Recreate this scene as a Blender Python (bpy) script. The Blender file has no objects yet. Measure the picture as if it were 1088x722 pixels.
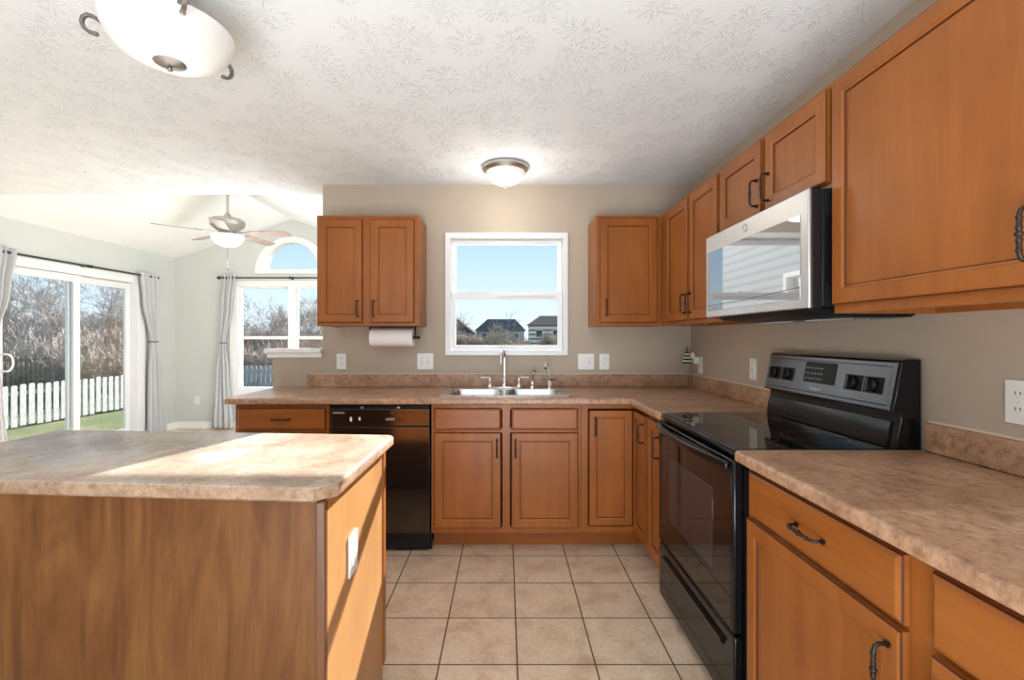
import bpy, bmesh, math, random
from mathutils import Vector, Matrix
from mathutils.geometry import tessellate_polygon
PI = math.pi
sc = bpy.context.scene
COL = sc.collection

# ------------------------------------------------------------------ camera, sky, sun, lights, exposure
cam_d = bpy.data.cameras.new('camera')
cam = bpy.data.objects.new('camera', cam_d); COL.objects.link(cam)
cam.location = (0, 0, 1.30); cam.rotation_euler = (PI/2, 0, 0)
cam_d.sensor_width = 36; cam_d.lens = 36*500/1088
cam_d.shift_x = 7/1088; cam_d.shift_y = -3/1088
cam_d.clip_start = 0.02; cam_d.clip_end = 600
sc.camera = cam
sc.view_settings.view_transform = 'Standard'
sc.view_settings.look = 'None'
sc.view_settings.gamma = 1
sc.view_settings.use_curve_mapping = False
sc.view_settings.exposure = 0.12
try:
    sc.cycles.use_denoising = True
    sc.cycles.max_bounces = 10
    sc.cycles.diffuse_bounces = 6
    sc.cycles.transparent_max_bounces = 24
    sc.cycles.sample_clamp_indirect = 6
    sc.cycles.caustics_reflective = False
    sc.cycles.caustics_refractive = False
except Exception:
    pass

w = bpy.data.worlds.new('sky'); sc.world = w; w.use_nodes = True
nt = w.node_tree; nt.nodes.clear()
tc = nt.nodes.new('ShaderNodeTexCoord'); sx = nt.nodes.new('ShaderNodeSeparateXYZ')
cr = nt.nodes.new('ShaderNodeValToRGB'); bg = nt.nodes.new('ShaderNodeBackground'); wo = nt.nodes.new('ShaderNodeOutputWorld')
nt.links.new(tc.outputs['Generated'], sx.inputs[0]); nt.links.new(sx.outputs['Z'], cr.inputs[0])
nt.links.new(cr.outputs[0], bg.inputs[0]); nt.links.new(bg.outputs[0], wo.inputs[0])
e = cr.color_ramp.elements
e[0].position = 0.0; e[0].color = (0.80, 0.90, 0.98, 1)
e[1].position = 1.0; e[1].color = (0.20, 0.42, 0.85, 1)
for p, c in ((0.07, (0.70, 0.86, 0.99, 1)), (0.20, (0.47, 0.72, 0.98, 1)), (0.40, (0.34, 0.60, 0.95, 1))):
    n = cr.color_ramp.elements.new(p); n.color = c
bg.inputs[1].default_value = 1.08

def light(name, kind, loc, energy, color=(1, 1, 1), rot=None, size=None, size_y=None, radius=None, direction=None):
    d = bpy.data.lights.new(name, kind); d.energy = energy; d.color = color
    o = bpy.data.objects.new(name, d); COL.objects.link(o); o.location = loc
    if direction is not None:
        o.rotation_euler = Vector(direction).to_track_quat('-Z', 'Y').to_euler()
    if kind == 'AREA':
        d.shape = 'RECTANGLE'; d.size = size; d.size_y = size_y or size
    if radius is not None: d.shadow_soft_size = radius
    return o
SUN_DIR = (-0.32, -1.0, -0.459)
sun = light('sun', 'SUN', (4, 12, 8), 20.0, (1.0, 0.97, 0.92), direction=SUN_DIR)
sun.data.angle = math.radians(0.53)
# added fill lamps with no visible source: ceiling bounce behind camera, rear, dining side
light('ceiling_bounce_fill', 'AREA', (-0.15, -1.35, 0.50), 158, (0.89, 0.95, 1.0), size=2.4, size_y=2.0, direction=(0.05, 0.42, 1))
light('rear_fill', 'AREA', (-1.3, -3.0, 1.35), 12, (0.95, 0.97, 1.0), size=3.6, size_y=2.0, direction=(0.05, 1, 0.05))
light('dining_side_fill', 'AREA', (-1.44, 4.6, 1.29), 46, (0.96, 0.98, 1.0), size=1.5, size_y=1.46, direction=(-1, 0, 0.1))

# ------------------------------------------------------------------ materials
def new_mat(name):
    m = bpy.data.materials.new(name); m.use_nodes = True
    return m, m.node_tree, m.node_tree.nodes['Principled BSDF']
def setp(b, **k):
    for key, v in k.items():
        if key in b.inputs: b.inputs[key].default_value = v
def simple(name, c, rough=0.5, metal=0.0, spec=0.5, emit=None, es=0.0, coat=0.0):
    m, nt, b = new_mat(name)
    setp(b, **{'Base Color': (*c, 1), 'Roughness': rough, 'Metallic': metal, 'Specular IOR Level': spec, 'Coat Weight': coat, 'Coat Roughness': 0.08})
    if emit: setp(b, **{'Emission Color': (*emit, 1), 'Emission Strength': es})
    return m
def node(nt, t, **k):
    n = nt.nodes.new(t)
    for a, v in k.items(): setattr(n, a, v)
    return n
def ramp(nt, fac, stops):
    r = node(nt, 'ShaderNodeValToRGB'); e = r.color_ramp.elements
    e[0].position = stops[0][0]; e[0].color = (*stops[0][1], 1)
    e[1].position = stops[-1][0]; e[1].color = (*stops[-1][1], 1)
    for p, c in stops[1:-1]:
        n = e.new(p); n.color = (*c, 1)
    nt.links.new(fac, r.inputs[0]); return r
def noise(nt, vec, scale, detail=4, rough=0.55, dist=0.0):
    n = node(nt, 'ShaderNodeTexNoise'); n.inputs['Scale'].default_value = scale
    n.inputs['Detail'].default_value = detail; n.inputs['Roughness'].default_value = rough; n.inputs['Distortion'].default_value = dist
    if vec is not None: nt.links.new(vec, n.inputs['Vector'])
    return n
def mapped(nt, coord='Object', scale=(1, 1, 1), loc=(0, 0, 0)):
    t = node(nt, 'ShaderNodeTexCoord'); mp = node(nt, 'ShaderNodeMapping')
    mp.inputs['Scale'].default_value = scale; mp.inputs['Location'].default_value = loc
    nt.links.new(t.outputs[coord], mp.inputs[0]); return mp.outputs[0]
def mixc(nt, fac, a, b, blend='MIX'):
    m = node(nt, 'ShaderNodeMix', data_type='RGBA', blend_type=blend)
    if isinstance(fac, (int, float)): m.inputs[0].default_value = fac
    else: nt.links.new(fac, m.inputs[0])
    for i, v in ((6, a), (7, b)):
        if isinstance(v, tuple): m.inputs[i].default_value = (*v, 1)
        else: nt.links.new(v, m.inputs[i])
    return m.outputs[2]
def bump(nt, b, height, strength=0.2, dist=0.01):
    bp = node(nt, 'ShaderNodeBump'); bp.inputs['Strength'].default_value = strength; bp.inputs['Distance'].default_value = dist
    nt.links.new(height, bp.inputs['Height']); nt.links.new(bp.outputs[0], b.inputs['Normal'])

def wood(name, lo, hi, vertical=True, rough=0.34, grain=1.0, streak=9):
    m, nt, b = new_mat(name)
    s = (streak, streak, 0.9) if vertical else (0.9, 0.9, streak)
    v = mapped(nt, 'Object', s)
    n1 = noise(nt, v, 2.2*grain, 6, 0.6, 0.4)
    v2 = mapped(nt, 'Object', (1, 1, 1))
    n2 = noise(nt, v2, 3.2, 3, 0.5)
    r1 = ramp(nt, n1.outputs[0], [(0.25, lo), (0.75, hi)])
    r2 = ramp(nt, n2.outputs[0], [(0.3, (0.86, 0.84, 0.82)), (0.7, (1.06, 1.06, 1.06))])
    c = mixc(nt, 1.0, r1.outputs[0], r2.outputs[0], 'MULTIPLY')
    nt.links.new(c, b.inputs['Base Color'])
    setp(b, Roughness=rough, **{'Specular IOR Level': 0.32})
    return m
WOOD = wood('maple_stain', (0.265, 0.079, 0.0145), (0.350, 0.117, 0.0235))
WOODH = wood('maple_stain_horizontal', (0.265, 0.079, 0.0145), (0.350, 0.117, 0.0235), vertical=False)
GLAZE = simple('dark_glaze', (0.085, 0.026, 0.010), 0.6, spec=0.15)
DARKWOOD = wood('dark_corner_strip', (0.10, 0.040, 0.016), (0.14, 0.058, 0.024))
UNDER = wood('pale_cabinet_underside', (0.50, 0.30, 0.14), (0.60, 0.38, 0.18))
def laminate(name, lo, mid, hi):
    m, nt, b = new_mat(name)
    v = mapped(nt, 'Object', (5.0, 5.0, 1.1))
    n0 = noise(nt, v, 1.6, 4, 0.55, 2.2)
    v3 = mapped(nt, 'Object', (42, 42, 1.4)); n3 = noise(nt, v3, 1.6, 5, 0.65)
    a = node(nt, 'ShaderNodeMath', operation='MULTIPLY_ADD'); a.inputs[1].default_value = 0.45
    nt.links.new(n3.outputs[0], a.inputs[0]); nt.links.new(n0.outputs[0], a.inputs[2])
    r = ramp(nt, a.outputs[0], [(0.45, lo), (0.70, mid), (0.95, hi)])
    nt.links.new(r.outputs[0], b.inputs['Base Color']); setp(b, Roughness=0.45, **{'Specular IOR Level': 0.3})
    return m
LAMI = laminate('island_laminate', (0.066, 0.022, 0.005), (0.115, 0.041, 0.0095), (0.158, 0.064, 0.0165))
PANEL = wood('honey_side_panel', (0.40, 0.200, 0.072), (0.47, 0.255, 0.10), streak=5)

def counter_mat(name, tint=(1, 1, 1), rgh=0.34, mott=0.9):
    m, nt, b = new_mat(name)
    v = mapped(nt, 'Object')
    n1 = noise(nt, v, 5.0, 6, 0.62, 0.6); n2 = noise(nt, v, 42, 5, 0.65); n3 = noise(nt, v, 120, 2, 0.5)
    t = lambda c: tuple(x*y for x, y in zip(c, tint))
    r1 = ramp(nt, n1.outputs[0], [(0.32, t((0.31, 0.170, 0.098))), (0.52, t((0.44, 0.262, 0.160))), (0.72, t((0.54, 0.355, 0.232)))])
    r2 = ramp(nt, n2.outputs[0], [(0.30, (0.55, 0.45, 0.38)), (0.5, (1, 1, 1)), (0.70, (1.28, 1.28, 1.26))])
    c = mixc(nt, mott, r1.outputs[0], r2.outputs[0], 'MULTIPLY')
    r3 = ramp(nt, n3.outputs[0], [(0.34, (0.72, 0.66, 0.62)), (0.44, (1, 1, 1))])
    c = mixc(nt, 0.7, c, r3.outputs[0], 'MULTIPLY')
    nt.links.new(c, b.inputs['Base Color']); setp(b, Roughness=rgh)
    return m
COUNTER = counter_mat('counter_laminate')
ISLTOP_SHEEN = counter_mat('island_laminate_sheen_tint', (0.88, 1.14, 1.42), 0.24, 0.35)  # sky sheen tinted into the top's colour; same laminate as the edge
ISLEDGE = counter_mat('island_laminate_edge_tint', (0.70, 0.76, 0.80), 0.36, 0.9)  # same laminate, tinted darker where the sheen is absent
CAULK = simple('cream_caulk', (0.70, 0.58, 0.46), 0.6)

def wall_mat(name, c):
    m, nt, b = new_mat(name)
    v = mapped(nt, 'Object'); n = noise(nt, v, 90, 3)
    bump(nt, b, n.outputs[0], 0.06, 0.004)
    n2 = noise(nt, v, 1.2, 2)
    r = ramp(nt, n2.outputs[0], [(0.3, tuple(x*0.97 for x in c)), (0.7, tuple(x*1.03 for x in c))])
    nt.links.new(r.outputs[0], b.inputs['Base Color']); setp(b, Roughness=0.62)
    return m
BEIGE = wall_mat('beige_wall_paint', (0.44, 0.37, 0.29))
SAGE = wall_mat('pale_sage_wall_paint', (0.585, 0.61, 0.59))
SMOOTH = wall_mat('smooth_ceiling_paint', (0.84, 0.86, 0.87))
WHITE = simple('white_trim_paint', (0.86, 0.86, 0.85), 0.38)
VINYL = simple('white_vinyl', (0.80, 0.81, 0.82), 0.30)

def ceiling_mat():
    m, nt, b = new_mat('stomped_ceiling_plaster')
    v = mapped(nt, 'Object')
    nw = noise(nt, v, 5, 2)
    va = node(nt, 'ShaderNodeVectorMath', operation='MULTIPLY_ADD'); va.inputs[1].default_value = (0.06, 0.06, 0.06)
    nt.links.new(nw.outputs['Color'], va.inputs[0]); nt.links.new(v, va.inputs[2])
    hs = None
    for k, (scl, off) in enumerate(((6.2, (0, 0, 0)),)):
        sc_ = node(nt, 'ShaderNodeVectorMath', operation='MULTIPLY_ADD'); sc_.inputs[1].default_value = (scl, scl, 0); sc_.inputs[2].default_value = off
        nt.links.new(va.outputs[0], sc_.inputs[0])
        vo = node(nt, 'ShaderNodeTexVoronoi', voronoi_dimensions='2D'); vo.inputs['Scale'].default_value = 1.0
        nt.links.new(sc_.outputs[0], vo.inputs['Vector'])
        df = node(nt, 'ShaderNodeVectorMath', operation='SUBTRACT')
        nt.links.new(sc_.outputs[0], df.inputs[0]); nt.links.new(vo.outputs['Position'], df.inputs[1])
        sp = node(nt, 'ShaderNodeSeparateXYZ'); nt.links.new(df.outputs[0], sp.inputs[0])
        at = node(nt, 'ShaderNodeMath', operation='ARCTAN2'); nt.links.new(sp.outputs[1], at.inputs[0]); nt.links.new(sp.outputs[0], at.inputs[1])
        cs = node(nt, 'ShaderNodeSeparateColor'); nt.links.new(vo.outputs['Color'], cs.inputs[0])
        cb = node(nt, 'ShaderNodeCombineXYZ')
        am = node(nt, 'ShaderNodeMath', operation='MULTIPLY'); am.inputs[1].default_value = 5.5; nt.links.new(at.outputs[0], am.inputs[0])
        rm = node(nt, 'ShaderNodeMath', operation='MULTIPLY'); rm.inputs[1].default_value = 4.0; nt.links.new(vo.outputs['Distance'], rm.inputs[0])
        cm = node(nt, 'ShaderNodeMath', operation='MULTIPLY'); cm.inputs[1].default_value = 37; nt.links.new(cs.outputs[0], cm.inputs[0])
        nt.links.new(am.outputs[0], cb.inputs[0]); nt.links.new(rm.outputs[0], cb.inputs[1]); nt.links.new(cm.outputs[0], cb.inputs[2])
        nn = noise(nt, cb.outputs[0], 1.3, 2, 0.5)
        rg = ramp(nt, nn.outputs[0], [(0.54, (0, 0, 0)), (0.61, (1, 1, 1)), (0.68, (0.1, 0.1, 0.1))])
        fo = ramp(nt, vo.outputs['Distance'], [(0.05, (0.3,)*3), (0.18, (1,)*3), (0.42, (0.8,)*3), (0.62, (0,)*3)])
        ml = node(nt, 'ShaderNodeMath', operation='MULTIPLY'); nt.links.new(rg.outputs[0], ml.inputs[0]); nt.links.new(fo.outputs[0], ml.inputs[1])
        if hs is None: hs = ml.outputs[0]
        else:
            mx = node(nt, 'ShaderNodeMath', operation='MAXIMUM'); nt.links.new(hs, mx.inputs[0]); nt.links.new(ml.outputs[0], mx.inputs[1]); hs = mx.outputs[0]
    fine = noise(nt, v, 60, 3)
    ad = node(nt, 'ShaderNodeMath', operation='MULTIPLY_ADD'); ad.inputs[1].default_value = 0.10
    nt.links.new(fine.outputs[0], ad.inputs[0]); nt.links.new(hs, ad.inputs[2])
    bump(nt, b, ad.outputs[0], 0.58, 0.006)
    setp(b, **{'Base Color': (0.80, 0.835, 0.87, 1), 'Roughness': 0.75, 'Specular IOR Level': 0.3})
    return m
CEIL = ceiling_mat()

def tile_mat():
    m, nt, b = new_mat('beige_ceramic_tile')
    T = 0.3107
    v = mapped(nt, 'Object', (1, 1, 1), (-0.047 + 20*T, -2.802 + 20*T, 0))
    br = node(nt, 'ShaderNodeTexBrick', offset=0.0, squash=1.0)
    br.inputs['Scale'].default_value = 1.0; br.inputs['Brick Width'].default_value = T; br.inputs['Row Height'].default_value = T
    br.inputs['Mortar Size'].default_value = 0.0034; br.inputs['Mortar Smooth'].default_value = 0.1; br.inputs['Bias'].default_value = 0
    br.inputs['Color1'].default_value = (0.96, 0.96, 0.96, 1); br.inputs['Color2'].default_value = (1.04, 1.04, 1.04, 1); br.inputs['Mortar'].default_value = (1, 1, 1, 1)
    nt.links.new(v, br.inputs['Vector'])
    n1 = noise(nt, v, 7.5, 6, 0.6, 0.5); n2 = noise(nt, v, 55, 4)
    r1 = ramp(nt, n1.outputs[0], [(0.28, (0.58, 0.42, 0.28)), (0.5, (0.75, 0.60, 0.44)), (0.72, (0.82, 0.69, 0.53))])
    r2 = ramp(nt, n2.outputs[0], [(0.35, (0.90, 0.88, 0.86)), (0.6, (1.03, 1.03, 1.03))])
    c = mixc(nt, 1.0, r1.outputs[0], r2.outputs[0], 'MULTIPLY')
    c = mixc(nt, 1.0, c, br.outputs['Color'], 'MULTIPLY')
    c = mixc(nt, br.outputs['Fac'], c, (0.115, 0.075, 0.05))
    nt.links.new(c, b.inputs['Base Color'])
    inv = node(nt, 'ShaderNodeMath', operation='SUBTRACT'); inv.inputs[0].default_value = 1; nt.links.new(br.outputs['Fac'], inv.inputs[1])
    bump(nt, b, inv.outputs[0], 0.5, 0.003)
    rr = ramp(nt, br.outputs['Fac'], [(0, (0.30,)*3), (1, (0.8,)*3)]); nt.links.new(rr.outputs[0], b.inputs['Roughness'])
    return m
TILE = tile_mat()

def glass_mat(name, tint=(1, 1, 1), refl=0.9):
    m, nt, b = new_mat(name); nt.nodes.remove(b)
    out = [n for n in nt.nodes if n.type == 'OUTPUT_MATERIAL'][0]
    tr = node(nt, 'ShaderNodeBsdfTransparent'); tr.inputs[0].default_value = (*tint, 1)
    gl = node(nt, 'ShaderNodeBsdfGlossy'); gl.inputs['Roughness'].default_value = 0.01; gl.inputs['Color'].default_value = (refl, refl, refl, 1)
    lw_ = node(nt, 'ShaderNodeLayerWeight'); lw_.inputs['Blend'].default_value = 0.5
    pw = node(nt, 'ShaderNodeMath', operation='POWER'); pw.inputs[1].default_value = 4.0; nt.links.new(lw_.outputs['Facing'], pw.inputs[0])
    fr = node(nt, 'ShaderNodeMath', operation='MULTIPLY_ADD'); fr.inputs[1].default_value = 0.9; fr.inputs[2].default_value = 0.025; nt.links.new(pw.outputs[0], fr.inputs[0])
    mx = node(nt, 'ShaderNodeMixShader')
    nt.links.new(fr.outputs[0], mx.inputs[0]); nt.links.new(tr.outputs[0], mx.inputs[1]); nt.links.new(gl.outputs[0], mx.inputs[2])
    nt.links.new(mx.outputs[0], out.inputs[0]); return m
GLASS = glass_mat('window_glass', (0.97, 0.98, 0.98))

BLACK = simple('black_enamel', (0.007, 0.007, 0.008), 0.14, spec=0.32)
BLACKM = simple('black_plastic', (0.009, 0.009, 0.010), 0.42, spec=0.25)
BGLASS = simple('black_glass', (0.006, 0.006, 0.007), 0.035, spec=0.6)
OVENWIN = simple('smoked_oven_glass', (0.028, 0.026, 0.028), 0.06, spec=0.7)
DWBLACK = simple('black_dishwasher_steel', (0.085, 0.076, 0.066), 0.13, metal=0.92)
MWGLASS = simple('mirrored_microwave_glass', (0.34, 0.35, 0.36), 0.03, metal=0.9)
def brushed(name, c, rough, axis=(1, 60, 60)):
    m, nt, b = new_mat(name)
    v = mapped(nt, 'Object', axis); n = noise(nt, v, 8, 3)
    r = ramp(nt, n.outputs[0], [(0.3, tuple(x*0.92 for x in c)), (0.7, c)])
    nt.links.new(r.outputs[0], b.inputs['Base Color']); setp(b, Roughness=rough, Metallic=1.0); return m
STEEL = brushed('brushed_stainless', (0.60, 0.60, 0.595), 0.38)
SINKST = brushed('sink_stainless', (0.70, 0.71, 0.72), 0.25)
DKSTEEL = brushed('black_stainless', (0.13, 0.138, 0.15), 0.26)
CHROME = simple('chrome', (0.80, 0.80, 0.81), 0.08, metal=1)
NICKEL = simple('brushed_nickel', (0.52, 0.50, 0.47), 0.32, metal=1)
BRONZE = simple('oil_rubbed_bronze', (0.030, 0.022, 0.018), 0.38, metal=0.5)
RODM = simple('dark_rod_metal', (0.045, 0.050, 0.055), 0.4, metal=0.4)
PLATE = simple('white_plastic_plate', (0.80, 0.80, 0.78), 0.35)
SLOT = simple('dark_slot', (0.06, 0.055, 0.05), 0.6)
PAPER = simple('paper_towel', (0.86, 0.82, 0.80), 0.9)
LOGO = simple('silver_print', (0.72, 0.72, 0.72), 0.4)
GREYPR = simple('grey_print', (0.22, 0.22, 0.22), 0.5)
PEWTER = simple('dark_pewter', (0.24, 0.225, 0.21), 0.38, metal=1)
DIMPRINT = simple('dim_print', (0.05, 0.05, 0.05), 0.3)
CREAM = simple('cream_plastic', (0.80, 0.80, 0.62), 0.4)
TEALBLK = simple('dark_teal_stripe', (0.010, 0.020, 0.020), 0.4)
REDBR = simple('red_brown_bead', (0.10, 0.014, 0.010), 0.4)
BLADE = wood('greyed_fan_blade', (0.30, 0.235, 0.215), (0.38, 0.30, 0.275), rough=0.5)
def lamp_glass(name, strength):
    return simple(name, (0.62, 0.615, 0.60), 0.35, emit=(1.0, 0.97, 0.91), es=strength)
FROST = lamp_glass('frosted_lamp_glass', 0.40)
ALAB = lamp_glass('alabaster_lamp_glass', 0.16)
def curtain_mat():
    m, nt, b = new_mat('light_grey_curtain_cloth')
    v = mapped(nt, 'Object', (40, 40, 6)); n = noise(nt, v, 8, 3)
    r = ramp(nt, n.outputs[0], [(0.3, (0.66, 0.67, 0.69)), (0.7, (0.74, 0.75, 0.77))])
    nt.links.new(r.outputs[0], b.inputs['Base Color']); setp(b, Roughness=0.85)
    tl = node(nt, 'ShaderNodeBsdfTranslucent'); tl.inputs[0].default_value = (0.6, 0.6, 0.63, 1)
    out = [n for n in nt.nodes if n.type == 'OUTPUT_MATERIAL'][0]
    mx = node(nt, 'ShaderNodeMixShader'); mx.inputs[0].default_value = 0.25
    nt.links.new(b.outputs[0], mx.inputs[1]); nt.links.new(tl.outputs[0], mx.inputs[2]); nt.links.new(mx.outputs[0], out.inputs[0])
    return m
CURT = curtain_mat()
CURTIE = simple('dark_grey_tie', (0.16, 0.16, 0.18), 0.8)
def grass_mat():
    m, nt, b = new_mat('winter_lawn')
    v = mapped(nt, 'Object'); n1 = noise(nt, v, 0.55, 5, 0.65); n2 = noise(nt, v, 14, 4, 0.7)
    r1 = ramp(nt, n1.outputs[0], [(0.35, (0.065, 0.085, 0.016)), (0.52, (0.105, 0.118, 0.030)), (0.66, (0.20, 0.16, 0.08))])
    r2 = ramp(nt, n2.outputs[0], [(0.3, (0.55, 0.6, 0.5)), (0.65, (1.2, 1.2, 1.1))])
    c = mixc(nt, 1.0, r1.outputs[0], r2.outputs[0], 'MULTIPLY')
    nt.links.new(c, b.inputs['Base Color']); setp(b, Roughness=0.95); bump(nt, b, n2.outputs[0], 0.6, 0.05)
    return m
GRASS = grass_mat()
def weathered(name, a, c):
    m, nt, b = new_mat(name)
    v = mapped(nt, 'Object', (6, 6, 1)); n = noise(nt, v, 6, 4)
    r = ramp(nt, n.outputs[0], [(0.3, a), (0.7, c)]); nt.links.new(r.outputs[0], b.inputs['Base Color']); setp(b, Roughness=0.8); return m
PICKET = weathered('weathered_white_picket', (0.32, 0.31, 0.29), (0.56, 0.55, 0.53))
BARK = weathered('grey_bark', (0.20, 0.165, 0.14), (0.36, 0.31, 0.27))
TWIG = weathered('brown_twig', (0.27, 0.225, 0.185), (0.46, 0.39, 0.33))
BRUSH = weathered('rusty_brush', (0.34, 0.25, 0.185), (0.54, 0.42, 0.32))
ROOF = weathered('grey_shingle', (0.11, 0.09, 0.085), (0.17, 0.145, 0.135))
ROOF.node_tree.nodes['Principled BSDF'].inputs['Specular IOR Level'].default_value = 0.0
def siding(name, a, c, pitch):
    m, nt, b = new_mat(name)
    v = mapped(nt, 'Object'); wv = node(nt, 'ShaderNodeTexWave', wave_type='BANDS', bands_direction='Z', wave_profile='SAW')
    wv.inputs['Scale'].default_value = 0.314/pitch; nt.links.new(v, wv.inputs['Vector'])
    r = ramp(nt, wv.outputs[0], [(0.25, a), (0.4, c)]); nt.links.new(r.outputs[0], b.inputs['Base Color']); setp(b, Roughness=0.7); return m
SIDEG = siding('grey_siding', (0.22, 0.24, 0.27), (0.34, 0.36, 0.40), 0.25)
SIDET = siding('cream_and_tan_siding', (0.22, 0.13, 0.08), (0.95, 0.86, 0.74), 0.75)
SIDEW = siding('white_siding', (0.26, 0.27, 0.28), (0.36, 0.37, 0.38), 0.11)
DKWIN = simple('dark_house_window', (0.04, 0.05, 0.07), 0.2)

# ------------------------------------------------------------------ mesh helpers
def obj(name, bm, mats, parent=None, smooth=False, bevel=0, loc=None, rot=None):
    bmesh.ops.recalc_face_normals(bm, faces=bm.faces)
    me = bpy.data.meshes.new(name); bm.to_mesh(me); bm.free()
    for m in (mats if isinstance(mats, (list, tuple)) else [mats]): me.materials.append(m)
    if smooth:
        for p in me.polygons: p.use_smooth = True
        try: me.set_sharp_from_angle(angle=math.radians(38))
        except Exception: pass
    o = bpy.data.objects.new(name, me); COL.objects.link(o)
    if parent: o.parent = parent
    if loc: o.location = loc
    if rot: o.rotation_euler = rot
    if bevel:
        md = o.modifiers.new('soft_edges', 'BEVEL'); md.width = bevel; md.segments = 2; md.limit_method = 'ANGLE'; md.angle_limit = math.radians(50)
        for p in me.polygons: p.use_smooth = True
        try: me.set_sharp_from_angle(angle=math.radians(38))
        except Exception: pass
    return o
def B(): return bmesh.new()
def box(bm, x0, x1, y0, y1, z0, z1, mi=0):
    vs = [bm.verts.new(p) for p in ((x0,y0,z0),(x1,y0,z0),(x1,y1,z0),(x0,y1,z0),(x0,y0,z1),(x1,y0,z1),(x1,y1,z1),(x0,y1,z1))]
    for f in ((0,1,2,3),(4,5,6,7),(0,1,5,4),(1,2,6,5),(2,3,7,6),(3,0,4,7)):
        fc = bm.faces.new([vs[i] for i in f]); fc.material_index = mi
    return bm
def prism(bm, pts, y0, y1, axis='Y', mi=0):
    """extrude a 2D outline: axis Y -> (x,z) pts; X -> (y,z); Z -> (x,y)"""
    def P(p, t): return {'Y': (p[0], t, p[1]), 'X': (t, p[0], p[1]), 'Z': (p[0], p[1], t)}[axis]
    a = [bm.verts.new(P(p, y0)) for p in pts]; b = [bm.verts.new(P(p, y1)) for p in pts]
    n = len(pts)
    fs = [bm.faces.new(a), bm.faces.new(b)] + [bm.faces.new((a[i], a[(i+1) % n], b[(i+1) % n], b[i])) for i in range(n)]
    for f in fs: f.material_index = mi
    return bm
def holed(bm, loops, t0, t1, axis='Y', mi=0):
    def P(p, t): return {'Y': (p[0], t, p[1]), 'X': (t, p[0], p[1]), 'Z': (p[0], p[1], t)}[axis]
    flat = [p for l in loops for p in l]
    tris = tessellate_polygon([[Vector((p[0], p[1], 0)) for p in l] for l in loops])
    a = [bm.verts.new(P(p, t0)) for p in flat]; b = [bm.verts.new(P(p, t1)) for p in flat]
    for t in tris:
        for s in (a, b):
            try: bm.faces.new([s[i] for i in t]).material_index = mi
            except ValueError: pass
    k = 0
    for l in loops:
        n = len(l)
        for i in range(n):
            i0, i1 = k+i, k+(i+1) % n
            bm.faces.new((a[i0], a[i1], b[i1], b[i0])).material_index = mi
        k += n
    return bm
def rect(x0, x1, z0, z1): return [(x0, z0), (x1, z0), (x1, z1), (x0, z1)]
def tube(bm, pts, r, n=8, caps=True, mi=0):
    pts = [Vector(p) for p in pts]
    rs = r if isinstance(r, (list, tuple)) else [r]*len(pts)
    rings = []; up = None
    for i, p in enumerate(pts):
        t = (pts[min(i+1, len(pts)-1)] - pts[max(i-1, 0)]).normalized()
        if up is None: up = Vector((0, 0, 1)) if abs(t.z) < 0.9 else Vector((1, 0, 0))
        s = t.cross(up)
        if s.length < 1e-5: s = t.orthogonal()
        s.normalize(); up = s.cross(t).normalized()
        rings.append([bm.verts.new(p + (s*math.cos(2*PI*k/n) + up*math.sin(2*PI*k/n))*rs[i]) for k in range(n)])
    for a, b in zip(rings, rings[1:]):
        for k in range(n):
            bm.faces.new((a[k], a[(k+1) % n], b[(k+1) % n], b[k])).material_index = mi
    if caps:
        bm.faces.new(rings[0]).material_index = mi; bm.faces.new(rings[-1]).material_index = mi
    return bm
def lathe(bm, prof, n=32, c=(0, 0, 0), axis='Z', mi=0, ring=False):
    """prof: (r, h) pairs"""
    rings = []
    for r, h in prof:
        ring = []
        for k in range(n):
            a = 2*PI*k/n; u, v = r*math.cos(a), r*math.sin(a)
            p = {'Z': (u, v, h), 'Y': (u, h, v), 'X': (h, u, v)}[axis]
            ring.append(bm.verts.new((c[0]+p[0], c[1]+p[1], c[2]+p[2])))
        rings.append(ring)
    for a, b in zip(rings, rings[1:]):
        for k in range(n):
            bm.faces.new((a[k], a[(k+1) % n], b[(k+1) % n], b[k])).material_index = mi
    if ring: prof = [(0, 0), (0, 0)]
    if prof[0][0] > 1e-6: bm.faces.new(rings[0]).material_index = mi
    if prof[-1][0] > 1e-6: bm.faces.new(rings[-1]).material_index = mi
    bmesh.ops.remove_doubles(bm, verts=bm.verts, dist=1e-6)
    return bm
def rects_loft(bm, x0, x1, z0, z1, steps, mats=None):
    """nested rectangles (inset, y) lofted; the last is filled; the first is filled too (back)"""
    rings = []
    for ins, y in steps:
        rings.append([bm.verts.new(p) for p in ((x0+ins, y, z0+ins), (x1-ins, y, z0+ins), (x1-ins, y, z1-ins), (x0+ins, y, z1-ins))])
    for j, (a, b) in enumerate(zip(rings, rings[1:])):
        for k in range(4):
            f = bm.faces.new((a[k], a[(k+1) % 4], b[(k+1) % 4], b[k]))
            if mats: f.material_index = mats[j]
    bm.faces.new(rings[0]); bm.faces.new(rings[-1])
    return bm
def text_obj(name, body, size, mat, parent, loc, rot, ext=0.0004, align='CENTER', shear=0.0):
    c = bpy.data.curves.new(name, 'FONT'); c.body = body; c.size = size; c.extrude = ext; c.align_x = align; c.shear = shear; c.resolution_u = 3
    o = bpy.data.objects.new(name+'_tmp', c)
    COL.objects.link(o); dg = bpy.context.evaluated_depsgraph_get(); dg.update()
    me = bpy.data.meshes.new_from_object(o.evaluated_get(dg)); bpy.data.objects.remove(o)
    me.materials.clear(); me.materials.append(mat); me.name = name
    m = bpy.data.objects.new(name, me); COL.objects.link(m)
    m.parent = parent; m.location = loc; m.rotation_euler = rot
    return m
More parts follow.
